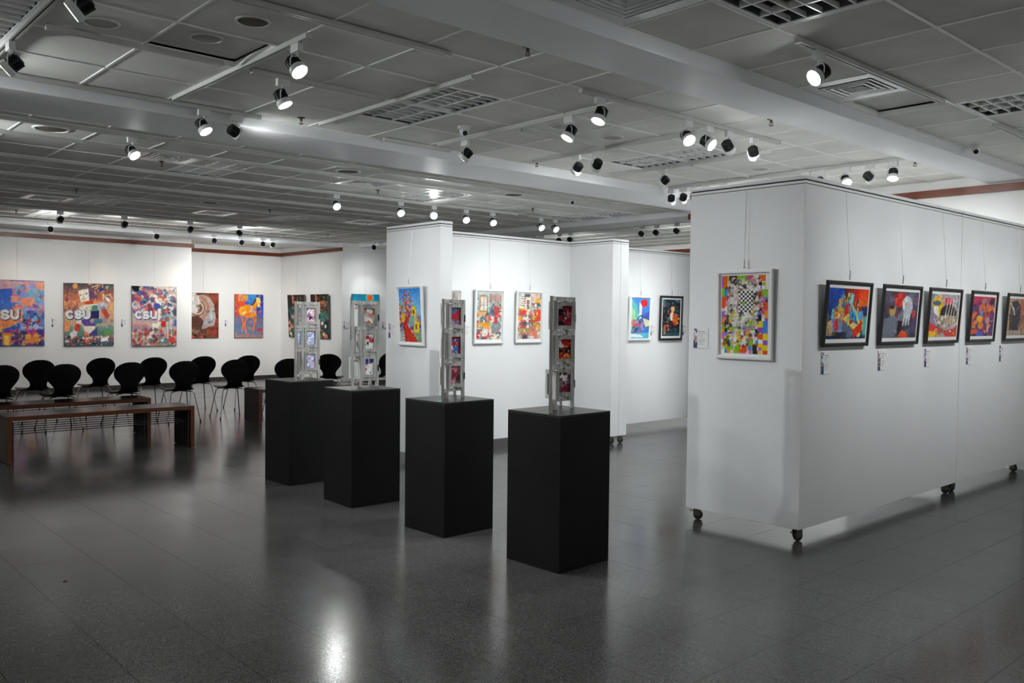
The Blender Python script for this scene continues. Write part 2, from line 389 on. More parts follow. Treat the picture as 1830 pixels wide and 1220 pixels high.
# ------------------------------------------------------------------ raster painter for the printed pictures
class Cv:
    def __init__(s, w, h, c):
        if w > 30: w, h = int(w * 1.6), int(h * 1.6)
        s.w, s.h = w, h
        s.X, s.Y = np.meshgrid((np.arange(w) + .5) / w, (np.arange(h) + .5) / h)
        s.a = np.zeros((h, w, 3)); s.a[:] = s.c(c); s.k = h / w
    def c(s, c): return np.array(hx(c) if isinstance(c, str) else c)
    def put(s, m, c, al=1.0):
        s.a[m] = s.a[m] * (1 - al) + s.c(c) * al; return s
    def rect(s, x0, y0, x1, y1, c, al=1.0): return s.put((s.X >= x0) & (s.X < x1) & (s.Y >= y0) & (s.Y < y1), c, al)
    def ell(s, cx, cy, rx, ry, c, al=1.0, rot=0.0):
        dx, dy = s.X - cx, (s.Y - cy) * s.k; cr, sr = math.cos(rot), math.sin(rot)
        u, v = dx * cr + dy * sr, -dx * sr + dy * cr
        return s.put((u / rx) ** 2 + (v / (ry * s.k)) ** 2 < 1, c, al)
    def ring(s, cx, cy, r0, r1, c, al=1.0):
        d = np.hypot(s.X - cx, (s.Y - cy) * s.k); return s.put((d >= r0) & (d < r1), c, al)
    def poly(s, pts, c, al=1.0):
        m = np.zeros(s.X.shape, bool); n = len(pts)
        for i in range(n):
            (x0, y0), (x1, y1) = pts[i], pts[(i + 1) % n]
            if y0 == y1: continue
            cond = ((y0 > s.Y) != (y1 > s.Y)) & (s.X < (x1 - x0) * (s.Y - y0) / (y1 - y0) + x0); m ^= cond
        return s.put(m, c, al)
    def line(s, pts, w, c, al=1.0):
        m = np.zeros(s.X.shape, bool); ws = w if isinstance(w, (list, tuple)) else [w] * len(pts)
        for i in range(len(pts) - 1):
            (x0, y0), (x1, y1) = pts[i], pts[i + 1]; dx, dy = x1 - x0, (y1 - y0) * s.k; L2 = dx * dx + dy * dy + 1e-9
            tt = np.clip(((s.X - x0) * dx + (s.Y - y0) * s.k * dy) / L2, 0, 1)
            m |= np.hypot(s.X - x0 - tt * dx, (s.Y - y0) * s.k - tt * dy) < (ws[i] + (ws[i + 1] - ws[i]) * tt) / 2
        return s.put(m, c, al)
    def grad(s, c0, c1, x0=0, y0=0, x1=1, y1=1, al=1.0, horiz=False):
        m = (s.X >= x0) & (s.X < x1) & (s.Y >= y0) & (s.Y < y1); tt = ((s.X - x0) / (x1 - x0) if horiz else (s.Y - y0) / (y1 - y0))[m][:, None]
        s.a[m] = s.a[m] * (1 - al) + al * (s.c(c0) * (1 - tt) + s.c(c1) * tt); return s
    def check(s, x0, y0, x1, y1, n, m_, c0, c1):
        m = (s.X >= x0) & (s.X < x1) & (s.Y >= y0) & (s.Y < y1)
        k = (np.floor((s.X - x0) / (x1 - x0) * n) + np.floor((s.Y - y0) / (y1 - y0) * m_)) % 2 == 0
        s.put(m & k, c0); return s.put(m & ~k, c1)
    def blobs(s, seed, n, box, pal, r0, r1, kinds='erp', al=1.0):
        rg = random.Random(seed)
        big = n >= 24
        if big: n = int(n * 2.4); r0, r1 = r0 * 0.3, r1 * 1.0; al = min(al, 0.82)
        for _ in range(n):
            x = rg.uniform(box[0], box[2]); y = rg.uniform(box[1], box[3]); r = r0 + (r1 - r0) * (rg.random() ** 2 if big else rg.random()); c = rg.choice(pal); k = rg.choice(kinds)
            q = rg.uniform(0.5, 1.4) / s.k
            if k == 'e': s.ell(x, y, r, r * q, c, al, rg.uniform(0, 3))
            elif k == 'r': s.rect(x - r, y - r * q, x + r, y + r * q, c, al)
            elif k == 'l': a = rg.uniform(0, 6.28); s.line([(x, y), (x + 3 * r * math.cos(a), y + 3 * r * math.sin(a) / s.k)], r * 0.5, c, al)
            else: s.poly([(x + r * math.cos(a + rg.uniform(-.5, .5)), y + r * math.sin(a) / s.k) for a in (0, 1.5, 3.1, 4.6)], c, al)
        return s
    def mottle(s, seed, amp, cell=6):
        rg = np.random.RandomState(seed); gh, gw = s.h // cell + 2, s.w // cell + 2; g = rg.rand(gh, gw) - .5
        yy = np.arange(s.h) / cell; xx = np.arange(s.w) / cell; y0 = yy.astype(int); x0 = xx.astype(int); fy = (yy - y0)[:, None]; fx = (xx - x0)[None]
        n = (g[y0][:, x0] * (1 - fy) * (1 - fx) + g[y0 + 1][:, x0] * fy * (1 - fx) + g[y0][:, x0 + 1] * (1 - fy) * fx + g[y0 + 1][:, x0 + 1] * fy * fx)
        if s.w > 40:
            b = s.a.copy(); b[1:-1, 1:-1] = (s.a[1:-1, 1:-1] * 2 + s.a[:-2, 1:-1] + s.a[2:, 1:-1] + s.a[1:-1, :-2] + s.a[1:-1, 2:]) / 6; s.a = b
            lum = s.a.mean(-1, keepdims=True); s.a = np.clip(lum + (s.a - lum) * 1.04, 0, 1)
        s.a *= np.clip(1 + amp * 2 * n[..., None] + amp * 0.6 * (rg.rand(s.h, s.w, 1) - .5), 0.2, 2); return s
    def strokes(s, seed, n=260, r0=.012, r1=.05):
        rg = random.Random(seed)
        for _ in range(n):
            x, y = rg.random(), rg.random(); i, j = min(s.h - 1, int(y * s.h)), min(s.w - 1, int(x * s.w))
            c = np.clip(s.a[i, j] * rg.uniform(.45, 1.7) + np.array([rg.uniform(-.04, .06) for _ in range(3)]), 0, 1)
            r = r0 + (r1 - r0) * rg.random() ** 2; e = rg.uniform(.25, .6); a = rg.uniform(0, 3.14); q = int(r * s.w) + 2
            i0, i1, j0, j1 = max(0, i - q), min(s.h, i + q), max(0, j - q), min(s.w, j + q)
            dx = s.X[i0:i1, j0:j1] - x; dy = (s.Y[i0:i1, j0:j1] - y) * s.k
            m = ((dx * math.cos(a) + dy * math.sin(a)) / r) ** 2 + ((-dx * math.sin(a) + dy * math.cos(a)) / (r * e)) ** 2 < 1
            v = s.a[i0:i1, j0:j1]; v[m] = v[m] * .45 + c * .55
        return s
    def csu(s, x, y, w, h, c, t_=0.045):
        if t_ > 0 and c != '#3a2f55': s.csu(x + .008, y + .006, w, h, '#3a2f55', t_ * 1.5)
        lw = w / 3.4
        def arc(cx, cy, rx, ry, a0, a1): return [(cx + rx * math.cos(R(a)), cy + ry * math.sin(R(a))) for a in np.linspace(a0, a1, 14)]
        s.line(arc(x + lw * .5, y + h / 2, lw * .42, h * .42, -50, -310), t_, c)
        x2 = x + lw * 1.2
        s.line(arc(x2 + lw * .5, y + h * .27, lw * .36, h * .2, -20, -200) + arc(x2 + lw * .5, y + h * .72, lw * .38, h * .22, -120, 160), t_, c)
        x3 = x + lw * 2.4
        s.line([(x3 + lw * .1, y + h * .06)] + arc(x3 + lw * .5, y + h * .58, lw * .4, h * .36, 180, 0) + [(x3 + lw * .9, y + h * .06)], t_, c)
        return s
    def mesh(s, name, w, h):
        nx, ny = s.w, s.h; xs = np.linspace(-w / 2, w / 2, nx); zs = np.linspace(h, 0, ny)
        V = np.zeros((ny, nx, 3)); V[..., 0] = xs[None]; V[..., 2] = zs[:, None]
        idx = np.arange(nx * ny).reshape(ny, nx)
        F_ = np.stack([idx[1:, :-1], idx[1:, 1:], idx[:-1, 1:], idx[:-1, :-1]], -1).reshape(-1, 4)
        me = bpy.data.meshes.new(name); me.vertices.add(nx * ny); me.vertices.foreach_set('co', V.ravel())
        me.loops.add(F_.size); me.loops.foreach_set('vertex_index', F_.ravel().astype(np.int32))
        me.polygons.add(len(F_)); me.polygons.foreach_set('loop_start', (np.arange(len(F_)) * 4).astype(np.int32))
        me.update(calc_edges=True)
        at = me.color_attributes.new('Col', 'FLOAT_COLOR', 'POINT')
        at.data.foreach_set('color', np.concatenate([np.clip(s.a, 0, 1).reshape(-1, 3), np.ones((nx * ny, 1))], 1).ravel())
        me.materials.append(PRINT); return me

MIX = ['#c8402e', '#2f4f9e', '#e8d9b8', '#e07a3c', '#5a8fb0', '#7a3d6a', '#f0efe6', '#2c3550', '#d9a441', '#5f8f6a']
def pic_city():         # hand holding letters before a blue city
    c = Cv(76, 104, '#3f63b0')
    c.grad('#2c56b4', '#5a7ec8', 0, 0.08, 0.55, 0.55).grad('#7fb0d0', '#6c6fb8', 0.55, 0.08, 1, 0.55)
    for i in range(26): c.line([(0, 0.0 + 0.006 * i), (0.5, 0.02 + .004 * i), (1, 0.005 * i)], 0.012, ['#e88a58', '#e9c9a0', '#8a9bd0', '#d86a8a', '#f0dcc0'][i % 5], 0.6)
    c.blobs(1, 60, (0.45, 0.08, 1, 0.5), ['#e08a78', '#8f9ad8', '#6fb0cc', '#d87a90', '#4a62b0', '#f0a070'], 0.03, 0.09, 'rp', 0.75)
    c.rect(0.56, 0.28, 0.72, 0.38, '#f0906a').rect(0.63, 0.43, 0.82, 0.55, '#b8a0d8')
    c.blobs(2, 90, (0.5, 0.48, 1, 0.8), ['#2f4f9e', '#5a8fc0', '#a83040', '#7fb0d0', '#e05a48', '#20304f', '#b8c0e0'], 0.03, 0.07, 'e')
    c.poly([(0, .55), (.3, .48), (.5, .46), (.6, .48), (.58, .6), (.4, .7), (.15, .76), (0, .76)], '#e88f5c').line([(.2, .5), (.52, .44)], .05, '#f0a878').line([(.3, .55), (.58, .5)], .05, '#f0a070')
    c.csu(0.02, .46, 0.5, 0.13, '#e8e2e0', 0.055)
    c.blobs(3, 80, (0, 0.76, 1, 1), ['#d05a38', '#7a3d8a', '#e8b040', '#3f3f8f', '#c84a78', '#2c3a6a', '#f0a060'], 0.03, 0.08, 'erp')
    c.rect(.22, .8, .38, .98, '#e88a40').rect(.26, .84, .34, .98, '#f0d070').poly([(.6, .92), (.8, .86), (.95, .9), (.78, .97)], '#e08848')
    return c.strokes(5, 900, .008, .03).mottle(1, .12)
def pic_robot():
    c = Cv(92, 120, '#d88a6a')
    c.grad('#2c4a58', '#c87858', 0, 0, 1, .28).grad('#e09870', '#b8a890', 0, .28, 1, .7).grad('#7a9a8a', '#3f5a6a', 0, .68, 1, 1)
    c.ell(.22, .05, .05, .04, '#e8a060').ell(.86, .06, .03, .025, '#8fb890').blobs(4, 30, (0, 0, 1, .3), ['#e88a58', '#f0b080', '#4a3a6a', '#f0d8b0'], .01, .05, 'el', .8)
    c.blobs(5, 26, (0, .3, .3, .5), ['#6a3a48', '#c87a58', '#8a5058'], .02, .05, 'lr', .7).blobs(6, 20, (.75, .25, 1, .7), ['#e8a070', '#7a8a8a', '#d8b890'], .02, .05, 'lr', .6)
    c.poly([(.66, .08), (.76, .06), (.82, .1), (.72, .13)], '#3f3f7a').poly([(.8, .2), (.88, .22), (.94, .3), (.86, .28)], '#e8e8f0')
    c.poly([(.28, .12), (.48, .085), (.5, .27), (.33, .3)], '#efe6d4').poly([(.48, .085), (.6, .1), (.61, .25), (.5, .27)], '#7a5a7a').ell(.55, .18, .05, .05, '#6a4a6a')
    c.ell(.33, .19, .02, .01, '#30303a').ell(.44, .165, .022, .01, '#30303a').line([(.385, .17), (.39, .235), (.41, .24)], .012, '#b0a090').line([(.36, .262), (.43, .25)], .012, '#b86a58')
    c.poly([(.4, .3), (.58, .27), (.6, .34), (.42, .34)], '#c8503c').poly([(.3, .38), (.4, .34), (.7, .32), (.72, .56), (.62, .68), (.38, .68), (.32, .6)], '#e6dcc8').poly([(.3, .58), (.7, .56), (.62, .68), (.4, .68)], '#5a4a8a')
    c.poly([(.52, .45), (.7, .43), (.7, .56), (.52, .57)], '#2f2c5a').poly([(.55, .36), (.66, .34), (.68, .43), (.54, .45)], '#5a8a78')
    c.ell(.76, .37, .1, .07, '#b8b8cc').line([(.78, .4), (.86, .5), (.82, .6), (.56, .6)], .1, '#a8909a').line([(.8, .44), (.86, .52)], .1, '#b8503c').line([(.62, .61), (.72, .6)], .1, '#4a7a8a')
    c.line([(.3, .6), (.26, .7), (.2, .8)], .09, '#e8dcd0').line([(.27, .68), (.25, .73)], .1, '#c84a3c').ell(.18, .82, .07, .05, '#d8d8d8').poly([(.02, .6), (.14, .62), (.1, .76), (0, .78)], '#e8986a')
    c.poly([(.38, .68), (.62, .68), (.6, .76), (.5, .8), (.4, .76)], '#e8dccc').poly([(.4, .76), (.5, .8), (.5, .97), (.4, .95)], '#e88a58').poly([(.5, .8), (.66, .7), (.66, .88), (.52, .95)], '#4a4a8a')
    c.csu(.05, .44, .46, .12, '#dfe4e8', .055)
    c.ell(.75, .78, .06, .03, '#4f8a58').ell(.88, .79, .09, .04, '#6a9a5a')
    c.blobs(7, 150, (0, .84, 1, 1), ['#2c2c48', '#c84a3c', '#f0e8e0', '#4a5a9a', '#7a3040', '#e8b080', '#203028'], .008, .028, 'e').poly([(.74, .88), (.9, .85), (.86, .92), (.72, .94)], '#e8eef0')
    return c.strokes(5, 900, .008, .03).mottle(2, .1)
def pic_swirl():
    c = Cv(86, 114, '#b8a8a8')
    c.blobs(8, 140, (0, 0, 1, .45), ['#c8503c', '#4a5aa0', '#e8d8c8', '#7a3d5a', '#3f6a8a', '#e0785a', '#f0ece0', '#2c2c5a'], .02, .08, 'e')
    c.poly([(0, 0), (.15, 0), (.16, .08), (.08, .1), (0, .05)], '#141418')
    for k in range(4): c.ring(.08, .32, .03 + .03 * k, .05 + .03 * k, ['#8fa0d0', '#e8e0d8', '#d0685a', '#4a5ab0', '#f0d8c8', '#b04a48'][k], .8)
    c.poly([(.5, .22), (.75, .2), (.72, .3), (.64, .4), (.64, .62), (.58, .62), (.56, .36)], '#f2ecd8').poly([(.35, .62), (.62, .62), (.58, .7), (.5, .7), (.45, .9), (.6, .93), (.46, .95), (.36, .75)], '#efe8d4')
    c.blobs(9, 60, (.62, .2, 1, .6), ['#a8b8c8', '#d0685a', '#e8e0d0', '#5a6ab0', '#3f5a6a', '#88a898'], .02, .07, 'ep').ell(.55, .33, .08, .05, '#4a5ab0')
    c.csu(.08, .42, .46, .12, '#e8e8f2', .05)
    c.grad('#e8a890', '#4a4a8a', 0, .6, .45, .74, .7).rect(.64, .58, .75, .68, '#c03a2c').blobs(10, 120, (0, .72, 1, 1), ['#2c3a38', '#c8402e', '#6a6a40', '#f0e8d8', '#3f5a9a', '#e8785a', '#7a8a70', '#a02c2c'], .015, .06, 'ep')
    for x in (.78, .86): c.line([(x, .6), (x + .02, .85)], .012, '#efe8dc')
    c.poly([(.9, .65), (1, .58), (1, .68)], '#3a62b0').ell(.88, .9, .08, .05, '#d04a44').ell(.75, .9, .05, .04, '#4a8a9a')
    return c.strokes(5, 900, .008, .03).mottle(3, .1)
def pic_face():
    c = Cv(60, 84, '#6a3228'); c.blobs(11, 40, (.6, 0, 1, 1), ['#8a4030', '#5a2c24', '#7a3a30', '#9a5040'], .05, .15, 'e', .6)
    c.ell(.45, .42, .42, .38, '#a89a90').poly([(.5, .3), (.86, .36), (.9, .56), (.84, .72), (.66, .76), (.5, .66)], '#a8a6a8')
    for k, cl in enumerate(['#c07a58', '#8a8a80', '#d0907a', '#6a6058', '#c8b8a8', '#9a5a48', '#50453f']): c.ring(.3, .34, .34 - .045 * k, .385 - .045 * k, cl, .95)
    c.blobs(12, 24, (0, 0, .3, .4), ['#e8e4e0', '#c0bab4', '#d8d2cc'], .06, .12, 'e', .8).poly([(.0, .55), (.3, .5), (.5, .62), (.42, .8), (.2, .74)], '#5a3a30')
    c.poly([(.56, .4), (.7, .38), (.7, .43), (.58, .44)], '#6a6668').poly([(.76, .4), (.86, .38), (.86, .43)], '#6a6668').poly([(.72, .42), (.82, .56), (.7, .57)], '#c8c6c8').poly([(.62, .64), (.8, .61), (.76, .66), (.64, .68)], '#7a6a6a')
    c.poly([(0, .72), (.4, .78), (.6, .84), (.66, 1), (0, 1)], '#5a4438').poly([(.05, .78), (.36, .84), (.3, .92), (0, .86)], '#8a6a50').blobs(13, 14, (0, .9, .6, 1), ['#c8583c', '#2c2420', '#8a4a38'], .03, .06, 'e')
    return c.strokes(7, 520, .012, .045).mottle(4, .12)
def pic_horse():
    c = Cv(60, 88, '#3a6ab0')
    c.grad('#e0502c', '#c85a48', 0, 0, .35, .5).grad('#d8a850', '#e07838', .12, .02, .5, .16).grad('#3f90d0', '#2c4ab0', .45, 0, .75, .45).grad('#2038a0', '#3a50b0', .75, 0, 1, .45).grad('#7a6a90', '#6a88a0', 0, .5, 1, 1)
    c.blobs(14, 60, (0, 0, 1, 1), ['#e05030', '#4a90c8', '#d89a50', '#7a4a8a', '#3058b0', '#88a8c0'], .02, .07, 'p', .35)
    c.poly([(.2, .28), (.45, .24), (.6, .26), (.7, .14), (.82, .06), (.9, .12), (.88, .28), (.8, .3), (.78, .2), (.74, .35), (.76, .48), (.6, .54), (.35, .52), (.16, .46), (.14, .36)], '#f0942c').poly([(.74, .07), (.88, .08), (.88, .28), (.8, .3), (.76, .18)], '#f2d878')
    c.line([(.72, .12), (.62, .24), (.55, .28)], .06, '#4a3a48').ell(.62, .38, .1, .06, '#b8a8b8', .8).blobs(15, 26, (.18, .28, .7, .5), ['#f8b840', '#e0702c', '#c85a2c', '#f0d080'], .02, .06, 'e', .7)
    for p in ([(.24, .5), (.3, .7), (.26, .8)], [(.42, .52), (.34, .68), (.4, .9)], [(.6, .52), (.7, .62), (.64, .84)], [(.72, .48), (.72, .64)]): c.line(p, .05, '#e87a38')
    c.rect(0, .93, 1, 1, '#c87a58', .6).ell(.88, .82, .1, .05, '#c83a48', .8)
    return c.strokes(7, 520, .012, .045).mottle(5, .14)
def pic_flora(seed):
    c = Cv(52, 74, '#241f1c'); c.blobs(seed, 30, (0, .3, 1, 1), ['#2c4a48', '#3a6058', '#24383a'], .08, .16, 'e', .8)
    c.poly([(.28, .0), (.36, .02), (.38, .2), (.3, .22)], '#c87060').ell(.62, .22, .22, .07, '#a8583c').ell(.6, .3, .28, .08, '#5a3428')
    c.poly([(.1, .35), (.3, .5), (.4, .64), (.2, .55)], '#4a8078').blobs(seed + 5, 22, (0, .4, 1, 1), ['#2c5a58', '#3a7068', '#1c3034', '#4a6a40'], .06, .14, 'e').blobs(seed + 1, 23, (.05, .5, 1, 1), ['#e8d8c0', '#d89a80', '#8a9a58', '#e8b0a0', '#c8c090', '#3a6a60', '#d8786a'], .04, .075, 'e').blobs(seed + 2, 60, (.3, .05, 1, .6), ['#c8c088', '#d88a60', '#8a8a60'], .008, .025, 'e')
    return c.strokes(7, 520, .012, .045).mottle(seed, .15)
def pic_sun():
    c = Cv(56, 80, '#2c8aa0'); c.grad('#1f7a98', '#3aa0b0', 0, 0, 1, .3); c.ring(.64, .08, .1, .16, '#5ac0c8', .7); c.ell(.64, .08, .1, .07, '#e8602c')
    c.poly([(0, .2), (.3, .14), (.45, .3), (.5, .6), (.2, .8), (0, .8)], '#d84a2c').poly([(.5, .3), (1, .25), (1, 1), (.4, 1)], '#2c5a9a').blobs(21, 60, (0, .3, 1, 1), ['#e8702c', '#e8d0a0', '#2c8aa0', '#7a2c48', '#e8a838', '#f0f0e8'], .03, .1, 'erp')
    return c.strokes(7, 520, .012, .045).mottle(6, .12)
def pic_road():
    c = Cv(52, 96, '#4a9ad8'); c.grad('#2c7ed0', '#8ac0e0', 0, 0, 1, .5)
    rg = random.Random(5)
    for y in np.linspace(.06, .95, 26):
        hw = .12 + .5 * min(1, (y - .02) * 1.6)
        for k in range(int(8 + hw * 22)):
            x = .36 + rg.uniform(-hw, hw) * (1 if y > .3 else .8); s_ = .016 + .035 * y
            c.rect(x - s_, y - s_ * .7, x + s_, y + s_ * .7, rg.choice(['#c84a38', '#e8b03c', '#7a8ab0', '#a8502c', '#8a9a68', '#4a5a8a', '#d8c8a8', '#903040', '#e87a48']))
            if rg.random() < .4: c.rect(x - s_ * .3, y - s_ * .3, x + s_ * .2, y + s_ * .3, '#2c2a3a')
    c.rect(.58, .34, .76, .56, '#e8c838').rect(.63, .4, .7, .48, '#4a3a2c').rect(.1, .48, .26, .62, '#e0b030').rect(.66, .62, .9, .82, '#e8c02c').rect(.74, .66, .8, .76, '#4a3a20')
    c.check(.45, .5, .7, .7, 8, 10, '#1c5a6a', '#a8d8c8').check(0, .8, .2, 1, 6, 7, '#104a78', '#e8f0e8').check(.66, .82, 1, 1, 8, 7, '#10303a', '#b8d8a8')
    c.line([(.3, .2), (.36, .3), (.3, .36), (.42, .42), (.48, .5), (.36, .58), (.26, .68), (.34, .8), (.52, .92), (.6, 1.02)], [.04, .05, .06, .08, .1, .14, .2, .28, .34, .42], '#c8382c')
    c.line([(.4, .44), (.44, .5), (.3, .6), (.2, .72), (.24, .84), (.3, .98)], [.02, .03, .04, .05, .06, .08], '#9a2c24')
    return c.strokes(7, 520, .012, .045).mottle(7, .1)
def pic_collage(seed, warm):
    pal = ['#c8b8a8', '#8a9aa0', '#d8483c', '#e8a838', '#3f4a5a', '#e8e0d4', '#b84a58', '#5a7a80', '#f0ece4', '#7a4a40']
    if warm: pal += ['#e05038', '#e8703c', '#d8d0c0', '#2c2c2c']
    c = Cv(56, 82, '#b8c4c0'); c.blobs(seed, 90, (0, 0, 1, 1), pal, .04, .14, 'rp', .85)
    if not warm:
        c.rect(.0, .0, .5, .42, '#b0d0cc', .7).rect(.1, .06, .44, .42, '#a8805c').rect(.15, .09, .39, .39, '#d8cfc4').line([(.27, .1), (.27, .38)], .02, '#8a6a50').rect(.52, .0, 1, .24, '#a89a94', .6).rect(.7, .28, .84, .66, '#c0404a').rect(.16, .63, .52, .73, '#e8a028').rect(.46, .5, .62, .6, '#d8586a').rect(0, .86, .12, .98, '#c83038').rect(.4, .9, .7, .95, '#d8603c').ell(.55, .83, .06, .05, '#d8d4cc')
    else:
        c.rect(.04, .02, .26, .32, '#e8e4dc').rect(.3, .08, .54, .4, '#e8dcc8').rect(.36, .14, .5, .34, '#8a7a70').rect(.6, .02, .95, .2, '#d8c0b0').rect(.76, .1, .98, .2, '#e8a838').rect(.72, .34, 1, .6, '#e0502c').rect(.06, .36, .36, .46, '#d84a38').ell(.72, .54, .08, .05, '#e8c040').rect(.46, .58, .9, .62, '#c83c2c').rect(.18, .62, .38, .72, '#4a5458').rect(.06, .76, .5, .86, '#a89a58').rect(.5, .7, .8, .94, '#c87858', .7)
        for i in range(5): c.line([(.07, .05 + .05 * i), (.24, .07 + .05 * i)], .02, '#3a3230')
    c.blobs(seed + 1, 70, (0, .1, 1, 1), pal, .012, .035, 'erl', .9)
    return c.strokes(7, 520, .012, .045).mottle(seed, .12)
def pic_red_sun():
    c = Cv(44, 72, '#3a80d0'); c.grad('#5a9ae0', '#3f70c8', 0, 0, 1, .5).ell(.68, .13, .2, .1, '#d8303c')
    c.poly([(0, .05), (.3, .2), (.42, .5), (.3, .75), (0, .8)], '#6ac0b8').poly([(.0, .2), (.2, .35), (.28, .7), (0, .75)], '#a8d8a8').poly([(.42, .1), (.56, .2), (.55, .5), (.4, .52)], '#e0e8e8').poly([(.55, .5), (1, .3), (1, .75), (.6, .7)], '#4a5ab0')
    c.line([(.3, .56), (.45, .45), (.6, .44)], .05, '#1c3038').blobs(31, 26, (.0, .55, .7, .85), ['#7a6aa0', '#3a4a6a', '#a89ac0', '#d0485a'], .04, .09, 'e').rect(0, .86, 1, 1, '#5ab8d0').poly([(0, .88), (.5, .9), (.7, .96), (0, .97)], '#e8f0ec').poly([(.62, .5), (1, .55), (1, .68), (.8, .72)], '#d8e0b0')
    return c.strokes(7, 520, .012, .045).mottle(8, .1)
def pic_cat():
    c = Cv(46, 76, '#20282c'); c.blobs(32, 60, (0, 0, 1, 1), ['#2c4a58', '#4a7a80', '#1a1e24', '#3a3a44', '#5a8a98'], .04, .1, 'ep').blobs(33, 16, (0, .1, .5, .9), ['#b83038', '#d85a48'], .02, .05, 'e')
    c.poly([(.46, .24), (.52, .17), (.58, .22), (.64, .17), (.68, .28), (.6, .36), (.5, .34)], '#f0c088').poly([(.5, .34), (.62, .36), (.58, .58), (.44, .56), (.42, .42)], '#f2e6d4').poly([(.6, .34), (.8, .44), (.92, .66), (.7, .72), (.55, .6)], '#c8502c').blobs(34, 14, (.58, .4, .9, .7), ['#e8a030', '#b83828', '#f0c860'], .03, .06, 'e', .8)
    c.line([(.4, .58), (.46, .95)], .06, '#3a3430').rect(.0, .9, 1, 1, '#3a5a68', .7).rect(.1, .7, .2, .95, '#b88a50', .7)
    return c.strokes(7, 520, .012, .045).mottle(9, .12)
def pic_chess():
    c = Cv(110, 162, '#f2f2ee'); rg = random.Random(11)
    pal = ['#e8561f', '#8cc21f', '#f0d800', '#3f8fe0', '#9a5ac0', '#e86ab0', '#f09a20', '#f4f2ec', '#d8d6d0', '#1c1c1c']
    g = 15
    for j in range(22):
        for i in range(g):
            if rg.random() < .86:
                x, y = i / g, j / 22; e = rg.choice((1, 1, 2)); c.rect(x, y, x + e / g, y + rg.choice((1, 1, 2)) / 22, rg.choice(pal))
    for x0, y0, x1, y1, cl in ((0, 0, .03, .16, '#9a5ac0'), (.03, 0, .13, .16, '#e8602c'), (.13, 0, .16, .16, '#f0c000'), (.16, 0, .34, .12, '#2c2c28'), (.34, 0, .6, .06, '#8cc21f'), (.55, 0, .68, .07, '#d8488a'), (.68, 0, .8, .2, '#efede8'), (.8, .0, .95, .08, '#e8743c'), (.95, .0, 1, .2, '#f0f0ec'), (0, .16, .06, .27, '#8cc21f'), (.06, .16, .14, .27, '#3f90e0'), (0, .27, .14, .42, '#e8561f'), (.88, .18, 1, .28, '#8cc23c'), (.86, .28, .95, .36, '#a878c8'), (.9, .34, 1, .44, '#e8561f'), (.76, .2, .88, .27, '#d85a2c'), (0, .46, .05, .58, '#a060c0'), (.9, .58, 1, .73, '#3f8ae0'), (.78, .58, .9, .66, '#e8d820'), (.78, .66, .9, .73, '#9a58b8'), (.78, .74, .9, .81, '#e8602c'), (.9, .74, 1, .82, '#f0d800'), (.9, .82, 1, .88, '#9a5ac0'), (.88, .88, 1, .95, '#e8d800'), (.4, .88, .56, .98, '#e8561f'), (.28, .88, .4, 1, '#8cc21f'), (.58, .88, .68, .95, '#3f90e0'), (.68, .88, .78, 1, '#2c2c2c'), (.06, .6, .24, .7, '#24221e'), (.9, .95, 1, 1, '#e8502c')): c.rect(x0, y0, x1, y1, cl)
    c.blobs(17, 120, (.12, .05, .76, .9), ['#f4f4f0', '#e0deda', '#1c1c1a', '#8a8882', '#f4f4f0', '#44423c', '#c8c6c0'], .02, .07, 'rp', .8)
    c.rect(.2, .13, .84, .2, '#efefec').blobs(12, 70, (.16, .03, .82, .2), ['#1c1c1c', '#4a4640', '#e8e4dc', '#8a8a30', '#d8a0a0'], .01, .04, 'prl', .9)
    c.check(.37, .2, .73, .47, 8, 10, '#141414', '#f6f6f4').blobs(13, 40, (.14, .2, .38, .48), ['#e8e4e0', '#b8a0d0', '#1c1c1c', '#a8b060', '#d8b0c0'], .02, .05, 'rp', .9).blobs(14, 40, (.7, .2, .86, .48), ['#141414', '#2c2c2c', '#e8e8e4', '#c8a050'], .015, .05, 'lp').ell(.48, .36, .04, .02, '#8cc21f')
    c.blobs(15, 90, (.04, .46, .8, .9), ['#1c1c1c', '#3a3a34', '#8a8a84', '#e8e6e0', '#e8b030', '#a060b8', '#8cc22c'], .012, .045, 'lrp', .8)
    return c.mottle(10, .06, 4)
